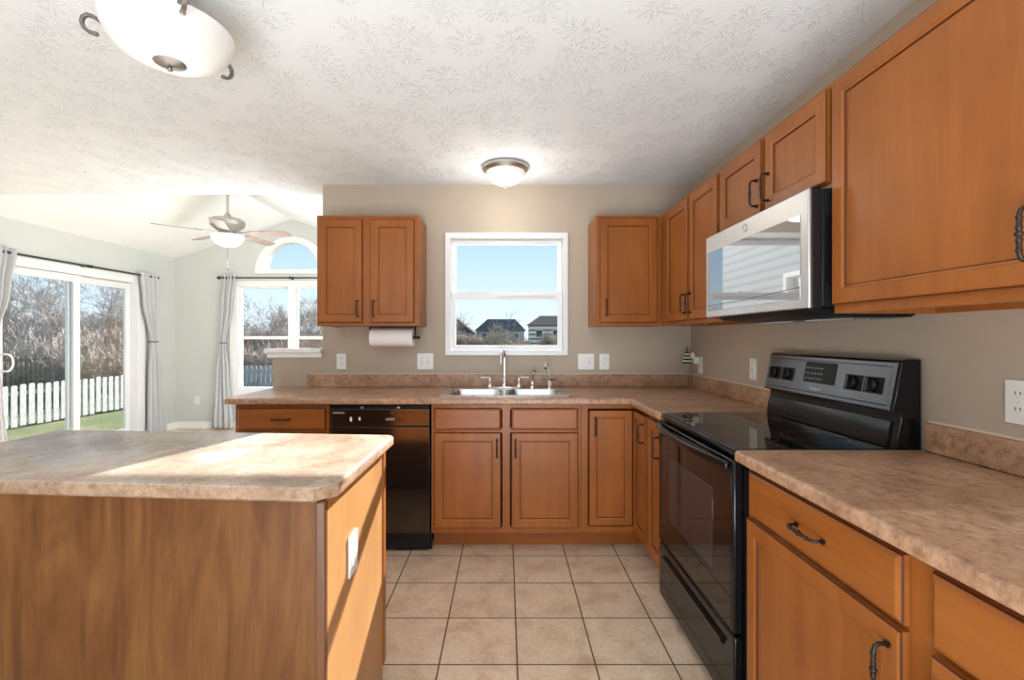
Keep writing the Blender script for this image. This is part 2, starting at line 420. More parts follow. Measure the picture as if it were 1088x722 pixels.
def thing(name, label, cat, loc=(0, 0, 0), rz=0, group=None):
    o = bpy.data.objects.new(name, None); COL.objects.link(o); o.empty_display_size = 0.1
    o.location = loc; o.rotation_euler = (0, 0, rz); o['label'] = label; o['category'] = cat
    if group: o['group'] = group
    return o
def tag(o, label, cat, group=None):
    o['label'] = label; o['category'] = cat
    if group: o['group'] = group
    return o
def struct(o, label=None, cat=None):
    o['kind'] = 'structure'
    if label: o['label'] = label
    if cat: o['category'] = cat
    return o
def copy_tree(o, parent=None):
    c = o.copy(); COL.objects.link(c)
    if parent: c.parent = parent
    for ch in list(o.children): copy_tree(ch, c)
    return c

# ------------------------------------------------------------------ shell
GZ = -0.62
XW, YW, CZ, XL, YF = 1.36, 3.46, 2.42, -4.69, 6.70
PK = (-3.04, 2.975)      # ridge of the vault
struct(obj('floor', box(B(), XL, XW, -3.2, YF, -0.12, 0.0), TILE), 'beige square ceramic tile floor with dark grout', 'floor')
struct(obj('ceiling', box(B(), XL, XW, -3.2, 3.70, CZ, CZ+0.62), CEIL), 'flat white kitchen ceiling with stomped plaster texture', 'ceiling')
b = B()
prism(b, [(XL, CZ), PK, (-1.39, CZ), (-1.39, CZ+0.12), (PK[0], PK[1]+0.12), (XL, CZ+0.12)], 3.70, YF, 'Y')
struct(obj('ceiling', b, SMOOTH), 'smooth white vaulted ceiling over the dining area', 'ceiling')
# sink wall with the window opening and the low half wall at its left end
WX0, WX1, WZ0, WZ1 = -0.425, 0.445, 1.185, 2.05
b = B()
holed(b, [[(-1.71, 0), (XW, 0), (XW, CZ), (-1.343, CZ), (-1.343, 1.185), (-1.71, 1.185)], rect(WX0, WX1, WZ0, WZ1)], YW, YW+0.14)
struct(obj('wall_back', b, BEIGE), 'beige wall behind the sink', 'wall')
struct(obj('wall_right', box(B(), XW, XW+0.14, -3.2, YW+0.14, 0, CZ), BEIGE), 'beige wall behind the range', 'wall')
b = B(); holed(b, [[(-3.2, 0), (YF, 0), (YF, CZ), (-3.2, CZ)], [(4.28, 0.03), (6.02, 0.03), (6.02, 2.03), (4.28, 2.03)]], XL-0.14, XL, 'X')
struct(obj('wall_left', b, SAGE), 'pale sage wall with the sliding door', 'wall')
TWX0, TWX1, TWZ0, TWZ1 = -3.85, -2.23, 0.53, 2.06
AC, AR, AZ = -3.04, 0.46, 2.235
arch = [(AC + AR*math.cos(PI*k/24), AZ + AR*math.sin(PI*k/24)) for k in range(25)]
b = B(); holed(b, [[(XL, 0), (-1.25, 0), (-1.25, CZ), (-1.39, CZ), PK, (XL, CZ)], rect(TWX0, TWX1, TWZ0, TWZ1), arch], YF, YF+0.14)
struct(obj('wall_far', b, SAGE), 'pale sage gable wall with arched window', 'wall')
b = B(); holed(b, [[(YW+0.14, 0), (YF+0.14, 0), (YF+0.14, CZ), (YW+0.14, CZ)], [(3.85, 0.56), (5.35, 0.56), (5.35, 2.02), (3.85, 2.02)]], -1.39, -1.26, 'X')
struct(obj('wall_side', b, SAGE), 'pale sage wall hidden behind the sink wall', 'wall')
b = B(); holed(b, [[(YW+0.14, GZ), (YF+0.15, GZ), (YF+0.15, CZ+0.2), (YW+0.14, CZ+0.2)], [(3.85, 0.56), (5.35, 0.56), (5.35, 2.02), (3.85, 2.02)]], -1.26, -1.235, 'X')
struct(obj('wall_side', b, SIDEW), 'white lap siding outside the dining area', 'wall')
win = struct(thing('window_4', 'white twin window in the side wall of the dining area', 'window', (-1.39, 0, 0)))
b = B(); holed(b, [rect(3.85, 5.35, 0.56, 2.02), rect(3.90, 4.57, 0.61, 1.97), rect(4.63, 5.30, 0.61, 1.97)], 0.0, 0.16, 'X'); box(b, 0.05, 0.09, 3.9, 5.3, 1.27, 1.31); obj('window_frame', b, VINYL, win)
for y0 in (3.90, 4.63): obj('pane', box(B(), 0.068, 0.072, y0-0.005, y0+0.675, 0.605, 1.975), GLASS, win)
b = B(); holed(b, [rect(XL, XW, 0, CZ), rect(-3.4, 0.8, 0.05, 2.2)], -3.34, -3.2)  # unseen opening, added to let soft sky fill into the room
struct(obj('wall_rear', b, SAGE), 'pale wall behind the camera with wide opening added for sky light', 'wall')
b = B(); box(b, XL, XL+0.014, 6.08, YF, 0, 0.10); box(b, XL, XL+0.014, -3.2, 4.2, 0, 0.10)
struct(obj('baseboard_left', b, WHITE, bevel=0.004), 'white baseboard under the sliding door wall', 'baseboard')
struct(obj('baseboard_far', box(B(), XL+0.014, -1.39, YF-0.014, YF, 0, 0.10), WHITE, bevel=0.004), 'white baseboard under the twin window', 'baseboard')
b = B(); box(b, -1.76, -1.345, YW-0.04, YW+0.18, 1.185, 1.215); box(b, -1.745, -1.345, YW-0.02, YW, 1.15, 1.185)
struct(obj('trim_1', b, WHITE, bevel=0.005), 'white cap on the low half wall left of the upper cabinet', 'ledge')

# sink window
def sash(bm, x0, x1, z0, z1, y0, y1, st, rt, rb):
    holed(bm, [rect(x0, x1, z0, z1), rect(x0+st, x1-st, z0+rb, z1-rt)], y0, y1)
win = struct(thing('window_1', 'white double hung window over the sink', 'window', (0, YW, 0)))
b = B(); holed(b, [rect(-0.4415, 0.4595, 1.166, 2.067), rect(-0.405, 0.425, 1.205, 2.03)], -0.014, 0.0)
holed(b, [rect(WX0, WX1, WZ0, WZ1), rect(-0.405, 0.425, 1.205, 2.03)], 0.0, 0.13)
obj('window_frame', b, VINYL, win, bevel=0.003)
b = B(); sash(b, -0.402, 0.422, 1.585, 2.025, 0.062, 0.092, 0.032, 0.035, 0.045); us = obj('upper_sash', b, VINYL, win, bevel=0.003)
obj('pane', box(B(), -0.372, 0.392, 1.628, 1.992, 0.075, 0.079), GLASS, us)
b = B(); sash(b, -0.402, 0.422, 1.208, 1.632, 0.026, 0.056, 0.034, 0.055, 0.034); ls = obj('lower_sash', b, VINYL, win, bevel=0.003)
obj('pane', box(B(), -0.370, 0.390, 1.240, 1.579, 0.040, 0.044), GLASS, ls)
obj('lift_rail', box(B(), -0.06, 0.36, 0.016, 0.03, 1.602, 1.616), VINYL, ls, bevel=0.002)
for x0 in (-0.21, 0.17): obj('sash_lock', box(B(), x0, x0+0.04, 0.03, 0.06, 1.631, 1.642), VINYL, ls, bevel=0.002)

# twin window and arch of the gable wall
win = struct(thing('window_2', 'white twin double hung window in the gable wall', 'window', (0, YF, 0)))
b = B(); holed(b, [rect(-3.92, -2.16, 0.46, 2.10), rect(-3.80, -2.28, 0.56, 2.02)], -0.018, 0.0)
holed(b, [rect(TWX0, TWX1, TWZ0, TWZ1), rect(-3.80, -3.09, 0.56, 2.02), rect(-2.99, -2.28, 0.56, 2.02)], 0.0, 0.12)
box(b, -3.09, -2.99, -0.012, 0.0, 0.56, 2.02)
obj('window_frame', b, VINYL, win, bevel=0.004)
for x0, x1 in ((-3.80, -3.09), (-2.99, -2.28)):
    b = B(); sash(b, x0, x1, 1.27, 2.02, 0.06, 0.09, 0.018, 0.02, 0.045); u = obj('upper_sash', b, VINYL, win)
    obj('pane', box(B(), x0+0.015, x1-0.015, 1.31, 2.0, 0.073, 0.077), GLASS, u)
    b = B(); sash(b, x0, x1, 0.56, 1.315, 0.025, 0.055, 0.020, 0.045, 0.03); l = obj('lower_sash', b, VINYL, win)
    obj('pane', box(B(), x0+0.017, x1-0.017, 0.588, 1.275, 0.038, 0.042), GLASS, l)
win = struct(thing('window_3', 'white half round window under the vault', 'window', (0, YF, 0)))
def arc(r, zb, n=28): return [(AC + r*math.cos(PI*k/n), zb + r*math.sin(PI*k/n)) for k in range(n+1)]
b = B(); holed(b, [arc(0.525, 2.205), arc(0.385, 2.262)], -0.018, 0.0); holed(b, [arc(0.458, 2.237), arc(0.385, 2.262)], 0.0, 0.12)
obj('window_frame', b, VINYL, win)
obj('pane', prism(B(), arc(0.395, 2.255), 0.06, 0.064), GLASS, win)

# sliding door (local: along +Y of the wall)
dr = struct(thing('door_1', 'white sliding glass patio door', 'door', (XL, 0, 0)))
b = B(); holed(b, [[(4.20, 0.0), (6.10, 0.0), (6.10, 2.075), (4.20, 2.075)], [(4.33, 0.035), (5.98, 0.035), (5.98, 1.985), (4.33, 1.985)]], 0.0, 0.02, 'X')
holed(b, [rect(4.28, 6.02, 0.03, 2.03), rect(4.33, 5.98, 0.06, 1.985)], -0.13, 0.0, 'X')
obj('door_frame', b, VINYL, dr, bevel=0.004)
b = B(); holed(b, [rect(4.335, 5.215, 0.06, 1.98), rect(4.41, 5.135, 0.16, 1.905)], -0.055, -0.02, 'X'); s1 = obj('sliding_panel', b, VINYL, dr, bevel=0.004)
obj('pane', box(B(), -0.040, -0.036, 4.40, 5.145, 0.15, 1.915), GLASS, s1)
b = B(); holed(b, [rect(5.12, 5.975, 0.06, 1.98), rect(5.20, 5.90, 0.16, 1.905)], -0.105, -0.07, 'X'); s2 = obj('fixed_panel', b, VINYL, dr, bevel=0.004)
obj('pane', box(B(), -0.090, -0.086, 5.19, 5.91, 0.15, 1.915), GLASS, s2)
b = B(); tube(b, [(-0.02, 4.385, 0.98), (0.03, 4.40, 0.98)] + [(0.03, 4.40+0.055*math.sin(PI*k/10), 1.06-0.08*math.cos(PI*k/10)) for k in range(11)] + [(-0.02, 4.385, 1.14)], 0.009, 8)
obj('door_handle', b, VINYL, s1, smooth=True)

# ------------------------------------------------------------------ cabinets (local: x right, front towards -y, z up)
def door_bm(x0, x1, z0, z1, yf, yb, fr=0.052):
    st = [(0, yb), (0, yf+0.006), (0.003, yf+0.002), (0.007, yf), (fr-0.006, yf), (fr-0.002, yf+0.003), (fr+0.003, yf+0.0035), (fr+0.006, yf+0.009), (fr+0.010, yf+0.009)]
    return rects_loft(B(), x0, x1, z0, z1, st, [0, 1, 0, 0, 0, 0, 1, 0])
def drawer_bm(x0, x1, z0, z1, yf, yb):
    st = [(0, yb), (0, yf+0.009), (0.003, yf+0.005), (0.010, yf+0.001), (0.013, yf)]
    return rects_loft(B(), x0, x1, z0, z1, st, [0, 1, 0, 0])
def handle_mesh():
    b = B(); L = 0.052
    pts = [(0, 0.0, -L), (0, -0.018, -L), (0, -0.026, -L+0.004), (0, -0.029, -L+0.012), (0, -0.030, -0.02), (0, -0.030, 0.02), (0, -0.029, L-0.012), (0, -0.026, L-0.004), (0, -0.018, L), (0, 0.0, L)]
    tube(b, pts, 0.0042, 8)
    for z in (-0.012, 0.0, 0.012):
        lathe(b, [(0.0, z-0.006), (0.0055 if z else 0.0072, z-0.003), (0.0055 if z else 0.0072, z+0.003), (0.0, z+0.006)], 10, (0, -0.030, 0))
    for z in (-0.032, 0.032): lathe(b, [(0.0, z-0.004), (0.0058, z-0.002), (0.0058, z+0.002), (0.0, z+0.004)], 10, (0, -0.030, 0))
    for z in (-L, L): lathe(b, [(0.0085, -0.003), (0.007, 0.0)][::-1], 10, (0, 0, z), 'Y')
    bmesh.ops.recalc_face_normals(b, faces=b.faces)
    me = bpy.data.meshes.new('handle'); b.to_mesh(me); b.free(); me.materials.append(BRONZE)
    for p in me.polygons: p.use_smooth = True
    return me
HANDLE = handle_mesh()
def handle(parent, x, z, yf, horiz=False):
    o = bpy.data.objects.new('handle', HANDLE); COL.objects.link(o); o.parent = parent
    o.location = (x, yf, z); o.rotation_euler = (0, PI/2 if horiz else 0, 0)
    return o
def cabinet(name, label, loc, rz, W, D, z0, z1, stiles, rails, doors, toe=0.0, underside=False, extra=None, cat='cabinet'):
    """doors: (kind, x0, x1, z0, z1, handle) with handle None | (x, z, horiz); the face frame front lies on y = 0"""
    t = thing(name, label, cat, loc, rz)
    b = B()
    if toe:   # open-sided box with a recessed toe kick
        prism(b, [(0.02, toe), (D, toe), (D, z1), (0.02, z1)], 0.0, 0.016, 'X'); prism(b, [(0.02, toe), (D, toe), (D, z1), (0.02, z1)], W-0.016, W, 'X')
        prism(b, [(0.10, 0), (D, 0), (D, toe), (0.10, toe)], 0.0, 0.016, 'X'); prism(b, [(0.10, 0), (D, 0), (D, toe), (0.10, toe)], W-0.016, W, 'X')
        box(b, 0.016, W-0.016, 0.02, D, toe, toe+0.016); box(b, 0.016, W-0.016, D-0.008, D, toe+0.016, z1)
    else:
        box(b, 0.0, 0.016, 0.02, D, z0, z1); box(b, W-0.016, W, 0.02, D, z0, z1)
        box(b, 0.016, W-0.016, 0.02, D, z1-0.016, z1); box(b, 0.016, W-0.016, D-0.008, D, z0, z1-0.016)
    obj('carcass', b, WOOD, t)
    if not toe:
        obj('bottom_panel', box(B(), 0.016, W-0.016, 0.02, D-0.008, z0+0.018, z0+0.032), UNDER, t)
    fz0 = toe if toe else z0
    b = B()
    holes = []
    for s0, s1 in zip(stiles, stiles[1:]):
        for r0, r1 in zip(rails, rails[1:]):
            holes.append(rect(s0[1], s1[0], r0[1], r1[0]))
    holed(b, [rect(0, W, fz0, z1)] + holes, 0.0, 0.02)
    obj('face_frame', b, WOOD, t)
    if toe: obj('toe_kick', box(B(), -0.001, W+0.001, 0.099, 0.112, 0.0, toe), WOODH, t)
    for k, x0, x1, a0, a1, h in doors:
        if k == 'door': d = obj('door', door_bm(x0, x1, a0, a1, -0.021, -0.001), [WOOD, GLAZE], t)
        else: d = obj('drawer' if h else 'false_drawer', drawer_bm(x0, x1, a0, a1, -0.021, -0.001), [WOODH, GLAZE], t)
        if h: handle(d, h[0], h[1], -0.021, h[2])
    return t
RZ = -PI/2
UB, UT = 1.375, 2.115
# wall cabinets
cabinet('wall_cabinet', 'two door wall cabinet left of the sink window, above the paper towels', (-1.262, 3.155, 0), 0, 0.682, YW-3.155-0.001, UB, UT,
        [(0, 0.04), (0.30, 0.375), (0.642, 0.682)], [(UB, UB+0.04), (UT-0.03, UT)],
        [('door', 0.012, 0.306, UB+0.022, UT-0.028, (0.278, UB+0.115, False)), ('door', 0.360, 0.652, UB+0.022, UT-0.028, (0.385, UB+0.115, False))])
cabinet('wall_cabinet', 'single door wall cabinet in the back corner, right of the sink window', (0.608, 3.155, 0), 0, 0.437, YW-3.155-0.001, UB, UT,
        [(0, 0.04), (0.397, 0.437)], [(UB, UB+0.04), (UT-0.03, UT)],
        [('door', 0.022, 0.405, UB+0.022, UT-0.020, (0.062, UB+0.12, False))])
def right_upper(name, label, y_far, y_near, z0, doors, st):
    W = y_far - y_near
    return cabinet(name, label, (1.046, y_far, 0), RZ, W, XW-1.046-0.001, z0, UT, st, [(z0, z0+0.04), (UT-0.03, UT)], doors)
right_upper('wall_cabinet', 'tall two door wall cabinet between the corner and the microwave', 3.154, 2.272, UB,
    [('door', 0.14, 0.50, UB+0.022, UT-0.020, (0.472, UB+0.115, False)), ('door', 0.520, 0.872, UB+0.022, UT-0.020, (0.548, UB+0.115, False))],
    [(0, 0.15), (0.49, 0.53), (0.842, 0.882)])
right_upper('wall_cabinet', 'short two door wall cabinet directly above the microwave', 2.270, 1.497, 1.780,
    [('door', 0.014, 0.378, 1.797, UT-0.020, (0.352, 1.885, False)), ('door', 0.406, 0.762, 1.797, UT-0.020, (0.434, 1.885, False))],
    [(0, 0.04), (0.37, 0.415), (0.733, 0.773)])
right_upper('wall_cabinet', 'big wall cabinet nearest the viewer, right of the microwave', 1.495, 0.855, UB,
    [('door', 0.012, 0.628, UB+0.026, UT-0.016, (0.583, UB+0.125, False))], [(0, 0.04), (0.60, 0.64)])

# base cabinets of the sink wall
CT, CB = 0.935, 0.897
cabinet('base_cabinet', 'drawer base cabinet at the left end of the sink wall, beside the dishwasher', (-1.635, 2.852, 0), 0, 0.568, YW-2.852-0.001, 0, CB,
        [(0, 0.04), (0.528, 0.568)], [(0.115, 0.155), (0.725, 0.75), (0.86, CB)],
        [('drawer', 0.018, 0.548, 0.742, 0.872, (0.283, 0.807, True)), ('door', 0.018, 0.277, 0.15, 0.725, (0.245, 0.63, False)), ('door', 0.289, 0.548, 0.15, 0.725, (0.32, 0.63, False))], toe=0.115)
cabinet('base_cabinet', 'two door base cabinet under the sink', (-0.448, 2.852, 0), 0, 0.905, YW-2.852-0.001, 0, CB,
        [(0, 0.04), (0.43, 0.475), (0.865, 0.905)], [(0.115, 0.155), (0.722, 0.752), (0.862, CB)],
        [('drawer', 0.018, 0.421, 0.741, 0.871, None), ('drawer', 0.484, 0.887, 0.741, 0.871, None),
         ('door', 0.018, 0.421, 0.150, 0.724, (0.397, 0.632, False)), ('door', 0.484, 0.887, 0.150, 0.724, (0.508, 0.632, False))], toe=0.115)
# corner base (lazy-susan style, two doors meeting in the inner corner)
t = thing('corner_base_cabinet', 'corner base cabinet with two doors meeting in the inner corner', 'cabinet', (0.459, 2.852, 0))
KX = 0.787 - 0.459
b = B(); box(b, 0.0, 0.016, 0.02, 0.606, 0.115, CB); box(b, 0.016, XW-0.459-0.001, 0.590, 0.606, 0.115, CB)
box(b, 0.016, KX+0.10, 0.10, 0.59, 0.115, 0.131)
obj('carcass', b, WOOD, t)
b = B(); holed(b, [rect(0, KX, 0.115, CB), rect(0.04, KX-0.001, 0.155, 0.868)], 0.0, 0.02)
holed(b, [[(-0.30, 0.115), (0.0, 0.115), (0.0, CB), (-0.30, CB)], [(-0.268, 0.155), (-0.001, 0.155), (-0.001, 0.868), (-0.268, 0.868)]], KX, KX+0.02, 'X')
obj('face_frame', b, WOOD, t)
b = B(); box(b, 0, KX+0.10, 0.10, 0.112, 0, 0.115); box(b, KX+0.10, KX+0.112, -0.30, 0.112, 0, 0.115); obj('toe_kick', b, WOODH, t)
d = obj('door', door_bm(0.045, KX-0.02, 0.165, 0.860, -0.021, -0.001, 0.045), [WOOD, GLAZE], t); handle(d, 0.080, 0.762, -0.021)
d = obj('door', door_bm(0.024, 0.262, 0.160, 0.862, -0.021, -0.001, 0.040), [WOOD, GLAZE], t, loc=(KX, 0, 0), rot=(0, 0, RZ)); handle(d, 0.236, 0.762, -0.021)
cabinet('base_cabinet', 'narrow one door base cabinet between the corner cabinet and the range', (0.787, 2.550, 0), RZ, 0.250, XW-0.787-0.001, 0, CB,
        [(0, 0.03), (0.22, 0.25)], [(0.115, 0.155), (0.862, CB)],
        [('door', 0.012, 0.238, 0.150, 0.868, (0.195, 0.745, False))], toe=0.115)
cabinet('base_cabinet', 'wide base cabinet with two drawers over doors, nearest the viewer beside the range', (0.787, 1.520, 0), RZ, 1.30, XW-0.787-0.001, 0, CB,
        [(0, 0.04), (0.600, 0.676), (1.26, 1.30)], [(0.115, 0.155), (0.722, 0.752), (0.862, CB)],
        [('drawer', 0.030, 0.606, 0.740, 0.877, (0.335, 0.808, True)), ('drawer', 0.668, 1.244, 0.740, 0.877, (0.956, 0.808, True)),
         ('door', 0.020, 0.606, 0.150, 0.727, (0.578, 0.635, False)), ('door', 0.668, 1.244, 0.150, 0.727, (0.698, 0.635, False))], toe=0.115)

# ------------------------------------------------------------------ worktops
def rounded_front(y0, y1, z0, z1, r=0.014):
    """profile (y,z) with a rolled front edge at y0"""
    n = 5
    return ([(y0 + r - r*math.sin(PI/2*k/n), z0 + r*0.5 - r*0.5*math.cos(PI/2*k/n)) for k in range(n+1)] +
            [(y0 + r - r*math.cos(PI/2*k/n), z1 - r + r*math.sin(PI/2*k/n)) for k in range(n+1)] + [(y1, z1), (y1, z0)])
SX0, SX1, SY0, SY1 = -0.395, 0.40, 2.895, 3.375   # sink cut-out
EY, EX = 2.805, 0.742
t = thing('countertop', 'L shaped tan laminate countertop along the sink wall with the sink cut in', 'countertop')
b = B()
prism(b, rounded_front(EY, SY0, CB, CT), -1.675, SX0, 'X'); prism(b, rounded_front(EY, SY0, CB, CT), SX1, EX+0.02, 'X'); prism(b, rounded_front(EY, SY0, CB, CT), SX0, SX1, 'X')
box(b, -1.675, SX0, SY0, YW-0.001, CB, CT); box(b, SX1, EX+0.02, SY0, YW-0.001, CB, CT); box(b, SX0, SX1, SY1, YW-0.001, CB, CT)
bmesh.ops.remove_doubles(b, verts=b.verts, dist=1e-5)
prism(b, [(x, z) for x, z in rounded_front(EX, EX+0.06, CB, CT)], 2.296, EY+0.02, 'Y')
box(b, EX+0.02, XW-0.001, EY+0.02, YW-0.001, CB, CT); box(b, EX+0.06, XW-0.001, 2.296, EY+0.02, CB, CT)
obj('worktop', b, COUNTER, t, smooth=True)
b = B(); box(b, -1.45, XW-0.021, YW-0.02, YW-0.001, CT, 1.028); box(b, XW-0.02, XW-0.001, 2.296, YW-0.001, CT, 1.028)
bs = obj('backsplash', b, COUNTER, t, bevel=0.005)
b = B(); box(b, -1.45, XW-0.006, YW-0.005, YW-0.0005, 1.028, 1.034); box(b, XW-0.005, XW-0.0005, 2.296, YW-0.006, 1.028, 1.034); obj('caulk_bead', b, CAULK, bs)
t = thing('countertop', 'tan laminate countertop nearest the viewer, right of the range', 'countertop')
b = B(); prism(b, rounded_front(EX, EX+0.06, CB, CT), 0.20, 1.522, 'Y'); box(b, EX+0.06, XW-0.001, 0.20, 1.522, CB, CT)
bmesh.ops.remove_doubles(b, verts=b.verts, dist=1e-5)
obj('worktop', b, COUNTER, t, smooth=True)
bs = obj('backsplash', box(B(), XW-0.02, XW-0.001, 0.20, 1.508, CT, 1.028), COUNTER, t, bevel=0.006)
obj('caulk_bead', box(B(), XW-0.005, XW-0.0005, 0.20, 1.506, 1.028, 1.034), CAULK, bs)

# ------------------------------------------------------------------ island
IX = -0.445
t = thing('kitchen_island', 'kitchen island cabinet with brown wood grain panel in the left foreground', 'island', (-1.1, 1.45, 0))
def isl(x, y): return (x+1.1, y-1.45)
FS = -0.075   # the island stands slightly askew
def fy(x): return 1.158 + FS*(x-IX)
def by(x): return 1.735 + FS*(x-IX)
LXI = -1.72
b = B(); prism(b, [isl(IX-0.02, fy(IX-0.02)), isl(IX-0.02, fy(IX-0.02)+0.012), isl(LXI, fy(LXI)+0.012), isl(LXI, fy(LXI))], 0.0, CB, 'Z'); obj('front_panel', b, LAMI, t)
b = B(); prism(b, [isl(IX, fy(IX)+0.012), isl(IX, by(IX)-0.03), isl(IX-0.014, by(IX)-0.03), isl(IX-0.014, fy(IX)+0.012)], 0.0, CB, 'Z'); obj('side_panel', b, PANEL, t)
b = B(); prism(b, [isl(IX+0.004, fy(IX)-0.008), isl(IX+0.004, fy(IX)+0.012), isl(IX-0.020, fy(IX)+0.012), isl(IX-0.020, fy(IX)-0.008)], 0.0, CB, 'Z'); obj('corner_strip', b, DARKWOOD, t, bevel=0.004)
b = B(); prism(b, [isl(IX+0.004, by(IX)-0.03), isl(IX+0.004, by(IX)), isl(LXI, by(LXI)), isl(LXI, by(LXI)-0.03)], 0.115, CB, 'Z'); obj('face_frame', b, WOOD, t)
b = B(); prism(b, [isl(IX-0.014, by(IX)-0.11), isl(IX-0.014, by(IX)-0.10), isl(LXI, by(LXI)-0.10), isl(LXI, by(LXI)-0.11)], 0.0, 0.115, 'Z'); obj('toe_kick', b, WOODH, t)
for k in range(3):
    x1 = IX-0.012-0.42*k; x0 = x1-0.40
    b = B(); prism(b, [isl(x1, by(x1)+0.001), isl(x1, by(x1)+0.02), isl(x0, by(x0)+0.02), isl(x0, by(x0)+0.001)], 0.15, 0.87, 'Z'); obj('door', b, WOOD, t)
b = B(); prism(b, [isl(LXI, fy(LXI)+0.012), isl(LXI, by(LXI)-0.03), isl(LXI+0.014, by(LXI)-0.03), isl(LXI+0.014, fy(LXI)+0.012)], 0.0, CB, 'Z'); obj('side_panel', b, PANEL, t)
# island top, clipped near right corner
t = thing('countertop', 'tan laminate countertop on the island, sheen tinted into its top, with a sunlit patch', 'countertop', (-1.1, 1.45, 0))
def cy0(x): return 1.137 + FS*(x+0.42)
def cy1(x): return 1.765 + FS*(x+0.42)
out = [(-0.465, cy0(-0.465)), (-0.42, cy0(-0.42)+0.05), (-0.416, cy1(-0.416)-0.015), (-0.430, cy1(-0.43)), (-1.765, cy1(-1.765)), (-1.765, cy0(-1.765))]
b = B(); n = 6
def inset_poly(pts, d):
    cx = sum(p[0] for p in pts)/len(pts); cyy = sum(p[1] for p in pts)/len(pts); res = []
    for i, p in enumerate(pts):
        a = Vector(p) - Vector(pts[i-1]); c = Vector(pts[(i+1) % len(pts)]) - Vector(p)
        na = Vector((-a.y, a.x)).normalized(); nc = Vector((-c.y, c.x)).normalized()
        m = (na+nc).normalized(); q = Vector(p) + m*d/max(0.3, m.dot(na)); res.append((q.x, q.y))
    return res
rings = []
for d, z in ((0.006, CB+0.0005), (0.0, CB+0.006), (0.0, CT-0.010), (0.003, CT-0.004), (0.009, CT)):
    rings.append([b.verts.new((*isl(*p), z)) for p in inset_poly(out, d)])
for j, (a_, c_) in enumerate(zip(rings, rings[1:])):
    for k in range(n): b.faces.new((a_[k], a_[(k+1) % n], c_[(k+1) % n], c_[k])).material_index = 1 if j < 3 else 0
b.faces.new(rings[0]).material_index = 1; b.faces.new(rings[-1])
obj('worktop', b, [ISLTOP_SHEEN, ISLEDGE], t, smooth=True)

# ------------------------------------------------------------------ wall plates (local: front towards -y)
def plate(name, label, loc, rz, w=0.072, gangs=('outlet',), cat='outlet', h=0.117):
    t = thing(name, label, cat, loc, rz)
    obj('cover_plate', box(B(), -w/2, w/2, -0.006, 0.0, -h/2, h/2), PLATE, t, bevel=0.0025)
    n = len(gangs)
    for i, g in enumerate(gangs):
        cx = (i-(n-1)/2)*0.046
        if g in ('outlet', 'decora'):
            yq = -0.0083 if g == 'outlet' else -0.0088
            faces = []
            if g == 'outlet':
                for dz in (-0.021, 0.021):
                    faces.append((dz, obj('socket', prism(B(), [(cx + 0.0165*math.cos(2*PI*k/16), dz + max(-0.0125, min(0.0125, 0.0165*math.sin(2*PI*k/16)))) for k in range(16)], -0.0085, -0.005), PLATE, t)))
            else:
                s = obj('socket', box(B(), cx-0.0165, cx+0.0165, -0.009, -0.005, -0.033, 0.033), PLATE, t, bevel=0.001)
                faces = [(-0.020, s), (0.020, s)]
                obj('test_button', box(B(), cx-0.006, cx+0.006, -0.0098, -0.0088, -0.003, 0.003), GREYPR, s)
            for dz, s in faces:
                for dx in (-0.006, 0.006): obj('slot', box(B(), cx+dx-0.0012, cx+dx+0.0012, yq-0.0007, yq, dz-0.001, dz+0.008), SLOT, s)
                obj('ground_hole', lathe(B(), [(0.0026, yq-0.0007), (0.0026, yq)], 8, (cx, 0, dz-0.007), 'Y'), SLOT, s)
        else:
            obj('rocker', box(B(), cx-0.0165, cx+0.0165, -0.009, -0.005, -0.033, 0.033), PLATE, t, bevel=0.001)
            obj('toggle', box(B(), cx-0.005, cx+0.005, -0.016, -0.008, -0.012, 0.006), PLATE, t, bevel=0.001)
    for i in range(n):
        cx = (i-(n-1)/2)*0.046
        for dz in ((0,) if gangs[i] == 'outlet' else (-0.043, 0.043)): obj('screw', lathe(B(), [(0.0028, -0.0068), (0.0028, -0.0055)], 8, (cx, 0, dz), 'Y'), GREYPR, t)
    return t
plate('wall_outlet', 'white single outlet plate under the left wall cabinet, left of the paper towels', (-1.204, YW, 1.122), 0)
plate('wall_outlet', 'white two gang plate on the sink wall left of the window', (-0.588, YW, 1.122), 0, 0.118, ('decora', 'decora'))
plate('light_switch', 'white two gang switch plate right of the sink window', (0.592, YW, 1.120), 0, 0.118, ('switch', 'decora'), 'switch')
plate('wall_outlet', 'white single outlet plate under the corner wall cabinet', (0.727, YW, 1.120), 0)
plate('wall_outlet', 'white single outlet plate on the right wall holding the striped plug-in', (XW, 3.275, 1.105), RZ)
plate('light_switch', 'white single switch plate on the right wall, left of the range', (XW, 2.576, 1.125), RZ, 0.072, ('switch',), 'switch')
plate('wall_outlet', 'white double outlet plate on the right wall, right of the range', (XW, 1.218, 1.128), RZ, 0.118, ('outlet', 'decora'))
plate('wall_outlet', 'small white outlet low on the sage gable wall beside the curtain', (-4.39, YF, 0.40), 0)
plate('wall_outlet', 'white outlet on the sunlit end of the island', (IX, 1.365, 0.675), PI/2, 0.074, ('decora',))

